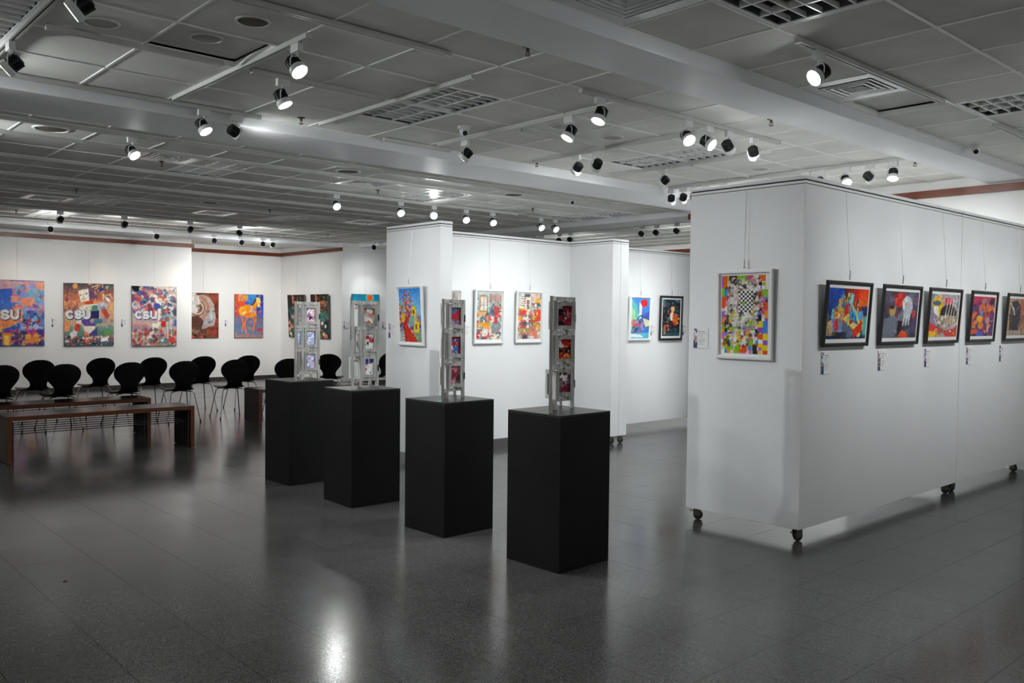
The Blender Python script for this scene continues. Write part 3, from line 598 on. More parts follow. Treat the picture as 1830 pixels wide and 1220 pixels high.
def pic_houses():
    c = Cv(96, 78, '#24305a'); c.grad('#1c4ab0', '#20386a', 0, 0, .4, .6).grad('#3a1020', '#e03020', .35, 0, .8, .25, 1, True).grad('#e8301c', '#e87020', .75, 0, 1, .35)
    rg = random.Random(21); pal = ['#4aa8c8', '#8ac8c8', '#e86028', '#e8a030', '#d8d8a0', '#c83020', '#3a78b0', '#e8c860', '#6a8a90', '#f0b050']
    hs = sorted(((.05 + abs(x - .48) * .75 + rg.random() * .42, x) for x in [rg.gauss(.48, .2) for _ in range(110)]))
    for top, x in hs:
        w = rg.uniform(.018, .04) * (.7 + top); cl = rg.choice(pal); dk = tuple(v * .35 for v in hx(cl))
        c.poly([(x - w, top + .03), (x, top), (x + w * .3, top + .02), (x + w * .3, top + .24), (x - w, top + .26)], cl)
        c.poly([(x + w * .3, top + .02), (x + w, top + .04), (x + w, top + .22), (x + w * .3, top + .24)], dk)
        c.rect(x - w * .6, top + .07, x - w * .2, top + .11, '#141a30')
    c.poly([(.54, .08), (.62, .12), (.6, .3), (.52, .3)], '#8ad0d8').poly([(.3, .18), (.36, .05), (.38, .22)], '#3a90d8').rect(.42, .3, .5, .62, '#d83420').poly([(.54, .3), (.58, .28), (.82, .62), (.78, .66)], '#b8c0b0').poly([(0, .68), (.3, .5), (.34, .54), (.1, .76)], '#e8b878').poly([(.38, .6), (.5, .5), (.52, .58), (.46, .7)], '#e8c070')
    c.rect(.56, .46, .68, .62, '#3f98d8').rect(.76, .44, .88, .62, '#4aa8d8').rect(.6, .5, .63, .58, '#10202c').poly([(.1, .6), (.34, .6), (.4, .86), (.14, .86)], '#6a90c0').rect(.18, .66, .28, .84, '#e03828').ell(.23, .66, .05, .06, '#e03828').poly([(.4, .66), (.62, .8), (.64, 1), (.4, .94)], '#5a7088').poly([(.62, .8), (.86, .66), (.88, .84), (.66, 1)], '#d83820').poly([(.54, .72), (.66, .68), (.78, .72), (.66, .82)], '#e8d070').rect(.9, .54, 1, .92, '#5ab0a8')
    for i in range(7): c.rect(0, .7 + .035 * i, .14, .72 + .035 * i, '#e8c080')
    c.rect(.14, .86, .5, 1, '#1c1c30', .85)
    return c.strokes(7, 520, .012, .045).mottle(11, .1)
def pic_eagle():
    c = Cv(84, 78, '#3f3a50'); c.blobs(41, 50, (0, 0, 1, 1), ['#4a3f6a', '#5a5a68', '#34303f', '#6a7080', '#7a3a48'], .06, .16, 'ep', .7)
    c.poly([(.26, .12), (.4, .02), (.56, .06), (.58, .24), (.46, .36), (.32, .3)], '#c8241c').blobs(42, 14, (.28, .04, .56, .32), ['#e03828', '#8a1818', '#d85040'], .03, .06, 'p')
    c.ell(.24, .42, .09, .12, '#b89858').ell(.22, .34, .07, .05, '#2c2420').poly([(.02, .6), (.3, .5), (.42, .6), (.36, .98), (0, 1)], '#6f7684')
    c.poly([(.42, .5), (.6, .3), (.78, .5), (.74, .66), (.5, .7), (.44, .9), (.36, .9)], '#7a7c84').poly([(.5, .18), (.66, .08), (.8, .16), (.84, .34), (.78, .54), (.64, .6), (.56, .48), (.6, .34), (.54, .26)], '#b8bcc8').poly([(.56, .16), (.62, .07), (.66, .18), (.6, .3)], '#d8dae0').ell(.63, .27, .035, .03, '#e8a030').poly([(.5, .2), (.58, .24), (.6, .42), (.54, .38)], '#e4e6ea')
    for x in (.6, .68, .76): c.line([(x, .5), (x - .02, .72)], .03, '#d8dce0')
    c.poly([(.46, .95), (.56, .82), (.72, .9), (.74, 1), (.46, 1)], '#d8501c').poly([(.42, .62), (.56, .64), (.5, .9), (.4, .98)], '#1c1820').rect(.84, .38, .94, .56, '#c84a38', .8).poly([(.88, .14), (.94, .1), (.96, .2)], '#c83a38')
    return c.strokes(7, 520, .012, .045).mottle(12, .12)
def pic_abstract():
    c = Cv(72, 78, '#b8a8a0'); c.blobs(51, 50, (0, 0, 1, .4), ['#8aa0b0', '#c8a0a0', '#d8c8b8', '#6a8098', '#d88a90'], .06, .16, 'p', .7)
    c.poly([(.0, .2), (.24, .02), (.42, .2), (.44, .5), (.3, .5)], '#e8b820').ell(.2, .21, .15, .06, '#4a6078').poly([(.46, .08), (.8, .1), (.7, .34), (.5, .3)], '#d84a58').poly([(.1, .3), (.26, .3), (.3, .5), (.14, .46)], '#f0ead8')
    c.ell(.64, .44, .3, .2, '#2a2420').rect(.3, .5, 1, .66, '#a89888').poly([(.0, .35), (.3, .55), (.4, .8), (0, .75)], '#8a8498').poly([(0, .66), (.25, .74), (.5, .86), (.3, .95), (0, .86)], '#d83a34').poly([(0, .86), (.3, .88), (.4, .95), (.1, 1), (0, 1)], '#e8b428').poly([(.5, .85), (.9, .8), (1, .7), (1, 1), (.6, 1)], '#c84038')
    c.blobs(52, 40, (.2, .5, 1, .95), ['#6a645c', '#d8b050', '#8a8078', '#e8e0d4'], .02, .07, 'pl', .8)
    for x in (.6, .7, .8, .9): c.line([(x, .12), (x - .08, .55)], .018, '#e8e4dc')
    return c.strokes(7, 520, .012, .045).mottle(13, .12)
def pic_purple():
    c = Cv(56, 78, '#5a2c5a'); c.grad('#c82450', '#a83058', 0, 0, 1, .2).blobs(61, 70, (0, .1, 1, 1), ['#3a2a6a', '#e8702c', '#241c34', '#6a3a7a', '#c84a2c', '#2c2c8a', '#e89030'], .06, .15, 'ep', .8)
    c.ell(.34, .56, .13, .09, '#f0a81c').ell(.7, .6, .1, .09, '#c89098').ell(.5, .1, .1, .06, '#8a8484').ell(.84, .12, .1, .09, '#241c20').poly([(.4, .24), (.5, .5), (.36, .5)], '#5a8ad0').poly([(.2, .9), (.5, .86), (.6, .96), (.3, 1)], '#3a62c0').rect(.7, .74, .77, .9, '#e8b090').poly([(0, .84), (.25, .8), (.3, .92), (0, .95)], '#d8581c')
    return c.strokes(7, 520, .012, .045).mottle(14, .14)
def pic_dark_bird():
    c = Cv(70, 78, '#b08a6a'); c.rect(.55, 0, 1, .5, '#a83a30', .7).poly([(.12, .1), (.4, .04), (.58, .2), (.6, .8), (.5, .95), (.14, .95), (.1, .5)], '#2c2a34').poly([(.1, .12), (.3, .3), (.34, .46), (.38, .3), (.56, .16), (.4, .34), (.34, .52), (.24, .36)], '#c8c4bc')
    c.blobs(71, 50, (.1, .3, .6, .95), ['#3a3848', '#201c28', '#5a4a58', '#1c1820'], .03, .09, 'p', .7).grad('#c8bcae', '#a89a8a', 0, .86, 1, 1, .7).blobs(72, 20, (.6, .4, 1, 1), ['#8a4a38', '#b08a6a', '#5a4038'], .05, .12, 'p', .7)
    return c.strokes(7, 520, .012, .045).mottle(15, .16)

# ------------------------------------------------------------------ pictures on the walls
def loops_mesh(loops, name, m, parent):
    mb = MB(); n = 4
    for (d, y, w, h) in loops: mb.v += [(-w / 2 + d, y, d), (w / 2 - d, y, d), (w / 2 - d, y, h - d), (-w / 2 + d, y, h - d)]
    for i in range(len(loops) - 1): mb.f += [(i * n + k, i * n + (k + 1) % n, (i + 1) * n + (k + 1) % n, (i + 1) * n + k) for k in range(n)]
    k = (len(loops) - 1) * n; mb.f += [(k + j, k + (j + 1) % n, (j + 1) % n, j) for j in range(n)]
    return mb.build(name, m, parent)
def hang(root, wall_p, out, rz, h, ztop, xs=(0.0,), hook=True):
    inv = root.matrix_basis.inverted()
    ux = Vector((math.cos(rz), math.sin(rz), 0))
    for x in xs:
        a = inv @ (Vector((wall_p[0], wall_p[1], ztop)) + ux * x + Vector(out) * 0.018)
        b = Vector((x, -0.012, h + 0.002))
        MB().tube([a, b + Vector((0, 0, 0.03))], 0.0012, 5).build('hanging_wire', STEEL, root)
        if hook:
            MB().tube([b + Vector((0, 0, 0.075)), b + Vector((0, 0, 0.045)), b + Vector((0, 0, 0.012))], [0.003, 0.0055, 0.004], 8).tube([b + Vector((-0.01, 0, 0.012)), b + Vector((0.01, 0, 0.012))], 0.003, 6).build('wire_hook', CHROME, root)
def place(kind, label, cat, group, wall, u, z0, off, tilt):
    ax, val = wall
    loc = (val + off, u, z0) if ax == 'x' else (u, val - off, z0)
    rz = PI / 2 if ax == 'x' else 0.0
    r = empty(kind, loc, label, cat, group); r.rotation_euler = (tilt, 0, rz)
    return r, rz, ((1, 0, 0) if ax == 'x' else (0, -1, 0))
def framed(label, wall, u0, u1, z0, z1, cv, fm, fw, bord, off=(0.012, 0.03), ztop=2.5, xs=(0.0,), fd=0.024, group='framed prints on the display walls'):
    w, h = u1 - u0, z1 - z0
    r, rz, out = place('framed_print', label, 'picture', group, wall, (u0 + u1) / 2, z0, off[0], (off[1] - off[0]) / h)
    loops_mesh([(0, 0, w, h), (0, -fd * .8, w, h), (fw * .22, -fd, w, h), (fw * .75, -fd, w, h), (fw, -fd * .62, w, h), (fw, -fd * .2, w, h)], 'frame', fm, r)
    B(-w / 2 + fw * .5, w / 2 - fw * .5, -fd * .3, -fd * .2, fw * .5, h - fw * .5).build('mat_board', MATB, r)
    l, rr, t_, b = bord
    pw, ph = w - l - rr, h - t_ - b
    link('print', cv.mesh('print', pw, ph), r, ((l - rr) / 2, -fd * .3 - 0.0012, b))
    B(-w / 2 + fw, w / 2 - fw, -fd * .52, -fd * .48, fw, h - fw).build('glass_pane', GLASS, r)
    wp = (wall[1], (u0 + u1) / 2) if wall[0] == 'x' else ((u0 + u1) / 2, wall[1])
    hang(r, wp, out, rz, h, ztop, xs)
    return r
def canvas(label, wall, u0, u1, z0, z1, cv, off=(0.006, 0.012), ztop=2.95, dep=0.034):
    w, h = u1 - u0, z1 - z0
    r, rz, out = place('canvas_painting', label, 'painting', 'canvas paintings on the far walls', wall, (u0 + u1) / 2, z0, off[0], (off[1] - off[0]) / h)
    B(-w / 2, w / 2, -dep, 0, 0, h).build('stretched_canvas', CANV, r, bevel=0.002)
    link('painted_face', cv.mesh('painted_face', w - 0.003, h - 0.003), r, (0, -dep - 0.0015, 0.0015))
    wp = (wall[1], (u0 + u1) / 2) if wall[0] == 'x' else ((u0 + u1) / 2, wall[1])
    hang(r, wp, out, rz, h, ztop, (0.0,), False)
    return r
A_, F_, Ew, L_, Bw, Dw, Pa, Gf, Gr = ('x', XL), ('x', XF), ('x', XE + 0.02), ('y', 10.0), ('x', -7.77), ('x', -7.745), ('y', 5.34), ('y', 5.51), ('x', -3.096)
canvas('blue city painting with a hand holding CSU letters, cut by the left edge', A_, 3.58, 4.495, 0.905, 2.143, pic_city())
canvas('painting of a cream robot with CSU lettering, second from the left', A_, 4.84, 5.765, 0.886, 2.122, pic_robot())
canvas('red and blue swirl painting with CSU lettering, nearest the wall corner', A_, 6.118, 7.033, 0.862, 2.102, pic_swirl())
canvas('painting of a grey sculpted face on maroon, half behind the wall corner', F_, 7.715, 8.418, 0.99, 2.018, pic_face())
canvas('painting of an orange horse on a red and blue ground', F_, 8.81, 9.525, 0.985, 2.012, pic_horse())
canvas('dark floral painting mostly hidden behind the leftmost folding screen', L_, -19.0, -18.2, 1.01, 2.013, pic_flora(81), (0.006, 0.05))
canvas('dark floral painting with pale blossoms, right of the leftmost folding screen', L_, -17.86, -17.10, 1.01, 2.015, pic_flora(91), (0.006, 0.07))
canvas('turquoise painting with an orange sun, behind the second folding screen', Ew, 10.21, 10.92, 1.0, 2.018, pic_sun(), (0.006, 0.03), 2.95)
framed('white framed print of a red road winding up a hill town', Pa, -7.695, -7.225, 1.245, 1.882, pic_road(), FRW, 0.028, (.042, .042, .035, .04), (0.015, 0.05), 2.47)
framed('small white framed blue collage peeking out above the third folding screen', Bw, 5.74, 6.21, 1.24, 1.868, pic_collage(101, False), FRW, 0.028, (.04, .04, .036, .05), (0.015, 0.03), 2.47)
framed('white framed grey collage with a window and an orange bar', Bw, 6.405, 6.86, 1.238, 1.876, pic_collage(111, False), FRW, 0.026, (.038, .038, .036, .052), (0.015, 0.03), 2.47)
framed('white framed red and grey collage left of the nearest folding screen', Bw, 7.055, 7.506, 1.24, 1.876, pic_collage(121, True), FRW, 0.026, (.038, .034, .036, .05), (0.015, 0.03), 2.47)
framed('white framed blue landscape print with a red sun', Dw, 9.123, 9.59, 1.245, 1.862, pic_red_sun(), FRW, 0.028, (.055, .03, .026, .03), (0.015, 0.035), 2.468)
framed('black framed dark print of an orange and white cat', Dw, 9.795, 10.318, 1.243, 1.88, pic_cat(), FRB, 0.03, (.062, .05, .052, .06), (0.015, 0.03), 2.468)
framed('white framed chessboard collage of bright squares, on the end of the large wall', Gf, -3.787, -3.315, 1.268, 1.924, pic_chess(), FRW, 0.03, (.042, .044, .042, .044), (0.004, 0.016), 2.506)
fb = (.046, .046, .052, .056)
for (a, b), cv, lb in zip(((5.737, 6.425), (6.615, 7.31), (7.47, 8.155), (8.385, 9.03), (9.30, 9.98)), (pic_houses(), pic_eagle(), pic_abstract(), pic_purple(), pic_dark_bird()),
                         ('black framed print of bright crowded houses under a red sky', 'black framed print of a white eagle with a red patch',
                          'black framed abstract print in yellow, red and black', 'black framed purple and orange abstract print beyond the wall seam',
                          'black framed brown print of a dark bird, cut by the right edge')):
    framed(lb, Gr, a, b, 1.372, 1.848, cv, FRB, 0.027, fb, (0.014, 0.046), 2.506, (-0.03,), 0.02)

def caption(label, wall, u0, u1, z0, z1, seed):
    w, h = u1 - u0, z1 - z0
    r, rz, out = place('caption_card', label, 'label', 'caption cards beside the pictures', wall, (u0 + u1) / 2, z0, 0.0, 0)
    B(-w / 2, w / 2, -0.004, 0, 0, h).build('card', MATB, r)
    s = Cv(10, 40, '#d8d8e0').blobs(seed, 40, (0, 0, 1, 1), ['#2c2c3a', '#8a8aa8', '#d8d0e8', '#3a4a9a', '#e8a0a0', '#6a6a78', '#f0f0f4'], .1, .35, 'erp').rect(0, .62, 1, .66, '#e8705a').blobs(seed + 1, 26, (0, .68, 1, 1), ['#16161c', '#3a4a38', '#2c3a9a', '#4a4a54'], .1, .3, 'ep').rect(0, .93, 1, 1, '#2c4ab0')
    link('printed_strip', s.mesh('printed_strip', w * .26, h * .98), r, (-w / 2 + w * .14, -0.0052, h * .01))
    tx = MB(); rg = random.Random(seed)
    for k, (zz, ln, th) in enumerate(((.82, .42, .03), (.73, .58, .012), (.66, .3, .012), (.58, .3, .012), (.46, .45, .012), (.4, .38, .012), (.34, .42, .012), (.28, .3, .012), (.2, .34, .012))):
        x = -w / 2 + w * .36; tx.box(x, x + w * ln, -0.0055, -0.004, h * zz, h * (zz + th))
    tx.build('text_lines', TEXTM, r)
for a in (('caption card between the blue city and robot paintings', A_, 4.628, 4.75, 1.262, 1.424, 1), ('caption card between the robot and swirl paintings', A_, 5.915, 6.045, 1.262, 1.415, 2),
          ('caption card between the face and horse paintings', F_, 8.582, 8.70, 1.258, 1.407, 3), ('caption card left of the second folding screen, below the inner corner', Ew, 10.03, 10.14, 1.263, 1.411, 4),
          ('caption card right of the second folding screen on the inner wall', Ew, 11.04, 11.16, 1.268, 1.412, 5), ('caption card left of the red road print', Pa, -7.912, -7.77, 1.317, 1.473, 6),
          ('caption card left of the grey window collage', Bw, 6.245, 6.375, 1.315, 1.465, 7), ('caption card between the blue landscape and cat prints', Dw, 9.613, 9.748, 1.312, 1.462, 8),
          ('caption card right of the cat print', Dw, 10.36, 10.49, 1.31, 1.462, 9), ('caption card left of the chessboard collage', Gf, -4.007, -3.873, 1.338, 1.489, 10),
          ('caption card below the print of crowded houses', Gr, 5.767, 5.897, 1.175, 1.336, 11), ('caption card below the white eagle print', Gr, 6.65, 6.795, 1.173, 1.331, 12),
          ('caption card below the yellow and red abstract print', Gr, 7.506, 7.64, 1.174, 1.331, 13), ('caption card below the purple and orange print', Gr, 8.415, 8.552, 1.171, 1.33, 14),
          ('caption card below the dark bird print', Gr, 9.248, 9.385, 1.173, 1.331, 15)): caption(*a)

# ------------------------------------------------------------------ folding photo screens on the pedestals
SH = 0.728
def folding_screen(label, pts, z, wood, pals, angs, tape=False):
    o = Vector(pts[1]); r = empty('folding_screen', (o.x, o.y, z), label, 'sculpture', 'folding photo screens on the pedestals')
    for i in range(3):
        p, q = Vector(pts[i]) - o, Vector(pts[i + 1]) - o
        if (q - p).length > 0.216: pass
        d = (q - p); w = d.length; a = math.atan2(d.y, d.x); st = 0.024; th = 0.019
        mb = B(0.001, st, -th / 2, th / 2, 0, SH).box(w - st, w - 0.001, -th / 2, th / 2, 0, SH)
        for z0, z1 in ((0.052, 0.078), (0.268, 0.297), (0.484, 0.513), (SH - 0.028, SH)): mb.box(st - 0.001, w - st + 0.001, -th / 2 + 0.001, th / 2 - 0.001, z0, z1)
        pn = mb.build('panel_frame', wood, r, bevel=0.0015); pn.location = (p.x, p.y, 0); pn.rotation_euler = (0, 0, a)
        for k in range(3):
            zb = (0.513, 0.297, 0.078)[k] + 0.004; fw_, fh = w - 2 * st - 0.022, 0.204 - 0.026 + 0.0; fh = ((SH - 0.028) - 0.513 if k == 0 else 0.187 if k == 1 else 0.19) - 0.008
            g = 0.026; dd = 0.026
            ang = R(angs[i][k])
            fr = MB(); fr.box(-fw_ / 2, -fw_ / 2 + g, -dd / 2, dd / 2, 0, fh).box(fw_ / 2 - g, fw_ / 2, -dd / 2, dd / 2, 0, fh).box(-fw_ / 2 + g, fw_ / 2 - g, -dd / 2, dd / 2, 0, g).box(-fw_ / 2 + g, fw_ / 2 - g, -dd / 2, dd / 2, fh - g, fh)
            fr.box(-fw_ / 2 + g, fw_ / 2 - g, 0.0, 0.004, g, fh - g)
            f = fr.build('photo_frame', WASHL if wood is WASHL else WASHM, pn); f.location = (w / 2, 0, zb); f.rotation_euler = (0, 0, ang)
            cv = Cv(22, 32, pals[k][0]).blobs(hash((label, i, k)) % 1000 if False else (i * 7 + k * 3 + len(label)), 20, (0, 0, 1, 1), pals[k], .1, .32, 'erp').blobs(i + k + 50, 14, (.1, .2, .9, .95), pals[k], .03, .08, 'el').mottle(i * 3 + k, .1)
            pr = link('photo', cv.mesh('photo', fw_ - 2 * g, fh - 2 * g), pn, (w / 2, 0, zb)); pr.rotation_euler = (0, 0, ang)
            # the sheet sits inside the frame, facing outwards
            off = Matrix.Rotation(ang, 4, 'Z') @ Vector((0, -0.003, 0)); pr.location = (w / 2 + off.x, off.y, zb + g)
            MB().box(w / 2 - 0.012, w / 2 + 0.012, -0.004, 0.004, zb + fh, zb + fh + 0.004).box(w / 2 - 0.012, w / 2 + 0.012, -0.004, 0.004, zb - 0.004, zb).build('pivot_pin', BLACK, pn)
    for k in (1, 2):
        p = Vector(pts[k]) - o
        for zz in (0.13, 0.56): MB().lathe([(0.005, zz), (0.005, zz + 0.06)], 8, (p.x + 0.006, p.y - 0.004, 0)).box(p.x + 0.002, p.x + 0.014, p.y - 0.012, p.y + 0.002, zz + 0.005, zz + 0.055).build('hinge', BLACK, r)
    if tape:
        p = Vector(pts[0]) - o
        B(p.x - 0.014, p.x + 0.016, p.y - 0.035, p.y - 0.018, 0.0005, 0.004).build('tape_strip', TEAL, r)
PAST = [['#e8b0c0', '#f4f0f4', '#c8a8d0', '#8a70a0', '#f0d0d8', '#3a2c48'], ['#a8bce8', '#f0f0f8', '#7a98d8', '#e8d0e0', '#c86a88'], ['#5a98d8', '#f0eef4', '#c8a8d0', '#8ab0e0', '#d8c0dc']]
MASK = [['#7ab8e0', '#e8785a', '#e8d8a8', '#f4f4f0', '#c86a30'], ['#f4f4f4', '#fafafa', '#e8e8ec', '#2c2c38', '#c83a48'], ['#f4f4f8', '#d83a38', '#2c4aa0', '#fafafa', '#2c2c38', '#e8e8e8']]
REDS = [['#b82c38', '#241c24', '#5a7ac0', '#c83a48', '#8a8aa8', '#3a8a58'], ['#a82c34', '#f0f0ee', '#241c20', '#3a6ab0', '#c84040'], ['#6a5a60', '#b85a70', '#3a3438', '#d08a98', '#8a2c34']]
DARK = [['#8a2434', '#241c20', '#d8d0cc', '#5a2c34', '#c86070'], ['#c8241c', '#e8a81c', '#1c1a1c', '#e8e4e0', '#a82c28'], ['#6a5660', '#e8e8ec', '#2c4a9a', '#8a1c2c', '#8a7a80']]
folding_screen('grey washed folding photo screen with pastel pictures, on the leftmost pedestal', [(-7.156, 3.815), (-7.30, 3.955), (-7.343, 4.165), (-7.545, 4.185)], 0.952, WASHM, PAST, ((6, -4, 14), (-10, -5, -6), (5, 5, 5)))
folding_screen('pale washed folding photo screen with white and red pictures, on the second pedestal', [(-6.119, 3.775), (-6.26, 3.93), (-6.297, 4.14), (-6.47, 4.165)], 0.952, WASHL, MASK, ((40, 5, 60), (-32, -6, -3), (0, 10, 0)))
folding_screen('grey folding photo screen with red pictures, on the third pedestal', [(-4.865, 3.74), (-5.01, 3.88), (-5.055, 4.085), (-5.23, 4.13)], 0.957, WASH, REDS, ((25, 20, 30), (-14, -10, -12), (15, 10, 5)), True)
folding_screen('grey folding photo screen with dark red pictures, on the nearest pedestal', [(-3.80, 3.76), (-3.93, 3.92), (-3.957, 4.128), (-4.12, 4.16)], 0.968, WASHM, DARK, ((20, 10, 35), (-42, -28, -22), (20, 0, 10)))

# ------------------------------------------------------------------ chairs
def chair_proto():
    prof = [(-.225, .452, .150), (-.21, .464, .185), (-.15, .468, .205), (-.06, .458, .212), (.03, .452, .205), (.10, .455, .175), (.15, .468, .135), (.178, .495, .112), (.192, .53, .108), (.202, .57, .122), (.212, .61, .150), (.222, .65, .182), (.232, .69, .203), (.243, .735, .212), (.254, .78, .205), (.264, .82, .178), (.271, .85, .140), (.276, .872, .092), (.278, .882, .040)]
    nT = 9; V = []; F2 = []
    for d, z, hw in prof:
        for k in range(nT):
            u = -1 + 2 * k / (nT - 1); back = max(0, min(1, (z - .5) / .15))
            V.append((d - 0.035 * u * u * back * (hw / .2), u * hw, z + 0.012 * u * u * (1 - back)))
    n = len(V)
    for off in (1,):
        V += [(x + (0.010 if z > .5 else 0.0), y, z - (0.010 if z <= .5 else 0.0)) for x, y, z in V[:n]]
    P = len(prof)
    for i in range(P - 1):
        for k in range(nT - 1):
            a = i * nT + k; F2.append((a, a + 1, a + nT + 1, a + nT)); F2.append((n + a, n + a + nT, n + a + nT + 1, n + a + 1))
    ed = [k for k in range(nT)] + [i * nT + nT - 1 for i in range(1, P)] + [(P - 1) * nT + k for k in range(nT - 2, -1, -1)] + [i * nT for i in range(P - 2, 0, -1)]
    for i in range(len(ed)): a, b = ed[i], ed[(i + 1) % len(ed)]; F2.append((a, n + a, n + b, b))
    r = empty('shell_chair', (0, 0, 0), 'x', 'chair', 'black shell chairs in two rows')
    mb = MB(); mb.add(V, F2); mb.build('shell', SHELL, r, smooth=True)
    MB().lathe([(0.07, 0.436), (0.07, 0.446)], 16).build('mounting_plate', BLACK, r)
    for sx in (-1, 1):
        for sy in (-1, 1):
            p = [(sx * .03, sy * .03, .438), (sx * .11, sy * .12, .436), (sx * .135, sy * .145, .43), (sx * .15, sy * .16, .412), (sx * .158, sy * .168, .385), (sx * .235, sy * .225, .012)]
            MB().tube(p, 0.0075, 8).build('leg', CHROME, r, smooth=True)
            MB().lathe([(0.011, 0), (0.011, 0.022), (0.008, 0.03)], 8, (sx * .236, sy * .226, 0)).build('foot_cap', BLACK, r)
    return r
ch = chair_proto()
NEAR = [('leftmost, cut by the frame edge', -12.66, 2.53, 4), ('second from the left', -12.52, 3.23, 2), ('third from the left', -12.52, 4.06, 2), ('fourth from the left', -12.46, 4.80, -2), ('fifth from the left, clear of the benches', -12.49, 5.585, -5), ('sixth from the left, behind the leftmost pedestal', -12.35, 6.36, -4)]
FARR = [('leftmost', -13.70, 3.21, 4), ('second from the left', -13.88, 4.08, 6), ('third from the left', -13.68, 4.79, 2), ('fourth from the left', -13.66, 5.56, 0), ('fifth from the left', -13.58, 6.28, -2)]
ODD = [('black shell chair turned sideways between the first and second folding screens', -13.35, 7.80, -38), ('black shell chair glimpsed right of the second folding screen, against the display wall', -13.2, 8.62, 25)]
spots = [('black shell chair in the nearer row, ' + a, x, y, z) for a, x, y, z in NEAR] + [('black shell chair in the farther row, ' + a, x, y, z) for a, x, y, z in FARR] + ODD
for i, (lb, x, y, a) in enumerate(spots):
    o = ch if i == 0 else copy_tree(ch)
    o.location = (x, y, 0); o.rotation_euler = (0, 0, R(a)); o['label'] = lb

# ------------------------------------------------------------------ benches
def bench(label, x, y, L_b, w=0.47, h=0.486):
    r = empty('wooden_bench', (x, y, 0), label, 'bench', 'slatted wooden benches')
    t_ = 0.046
    B(-w, 0, 0, L_b, h - t_, h).build('seat_board', WOODD, r, bevel=0.003)
    B(-0.002, 0.006, 0.0, L_b, h - t_ + 0.001, h - 0.001).build('edge_band', WOODB, r)
    for ya in (0.0, L_b - t_):
        e = B(-w, 0, ya, ya + t_, 0.004, h - t_).build('end_board', WOODD, r, bevel=0.002)
        B(-0.002, 0.006, ya + 0.001, ya + t_ - 0.001, 0.004, h - t_ + 0.001).build('edge_band', WOODB, e)
        s = 1 if ya == 0 else -1
        for k in range(7):
            xk_ = -w + 0.035 + k * (w - 0.07) / 6; yy = ya + (t_ + 0.012 if s > 0 else -0.012)
            B(xk_ - 0.012, xk_ + 0.012, yy - 0.008, yy + 0.008, 0.006, h - t_ - 0.01).build('slat', BLACK, r)
            if k < 6: pass
    for k in range(8):
        zz = h - t_ - 0.02 - 0.017 * k
        xk_ = -w + 0.05 + k * (w - 0.1) / 7
        MB().tube([(xk_, t_ + 0.02, zz), (xk_, L_b - t_ - 0.02, zz)], 0.005, 6).build('rod', BLACK, r)
    return r
bench('dark wooden bench with a brown edge, nearest the camera', -9.94, 2.08, 1.93)
bench('dark wooden bench just behind the nearest bench', -11.16, 2.02, 1.925)
bench('reddish wooden bench mostly hidden behind the leftmost pedestal', -11.49, 5.56, 1.925)

# ------------------------------------------------------------------ lighting tracks
ZT = ZC - 0.006
def track(label, x0, x1, y0, y1):
    along_x = abs(x1 - x0) > abs(y1 - y0); Ln = abs(x1 - x0) if along_x else abs(y1 - y0)
    r = empty('lighting_track', ((x0 + x1) / 2, (y0 + y1) / 2, ZT - 0.028), label, 'track', 'white lighting tracks', 0 if along_x else PI / 2)
    B(-Ln / 2 + 0.02, Ln / 2 - 0.02, -0.018, -0.006, 0, 0.028).box(-Ln / 2 + 0.02, Ln / 2 - 0.02, 0.006, 0.018, 0, 0.028).box(-Ln / 2 + 0.02, Ln / 2 - 0.02, -0.006, 0.006, 0.012, 0.028).build('rail', TRK, r)
    B(-Ln / 2 + 0.02, Ln / 2 - 0.02, -0.0058, 0.0058, 0.009, 0.0118).build('conductor_slot', GROUT, r)
    for s in (-1, 1): B(s * Ln / 2 - (0.02 if s > 0 else 0), s * Ln / 2 + (0 if s > 0 else 0.02), -0.019, 0.019, -0.001, 0.028).build('end_cap', TRK, r)
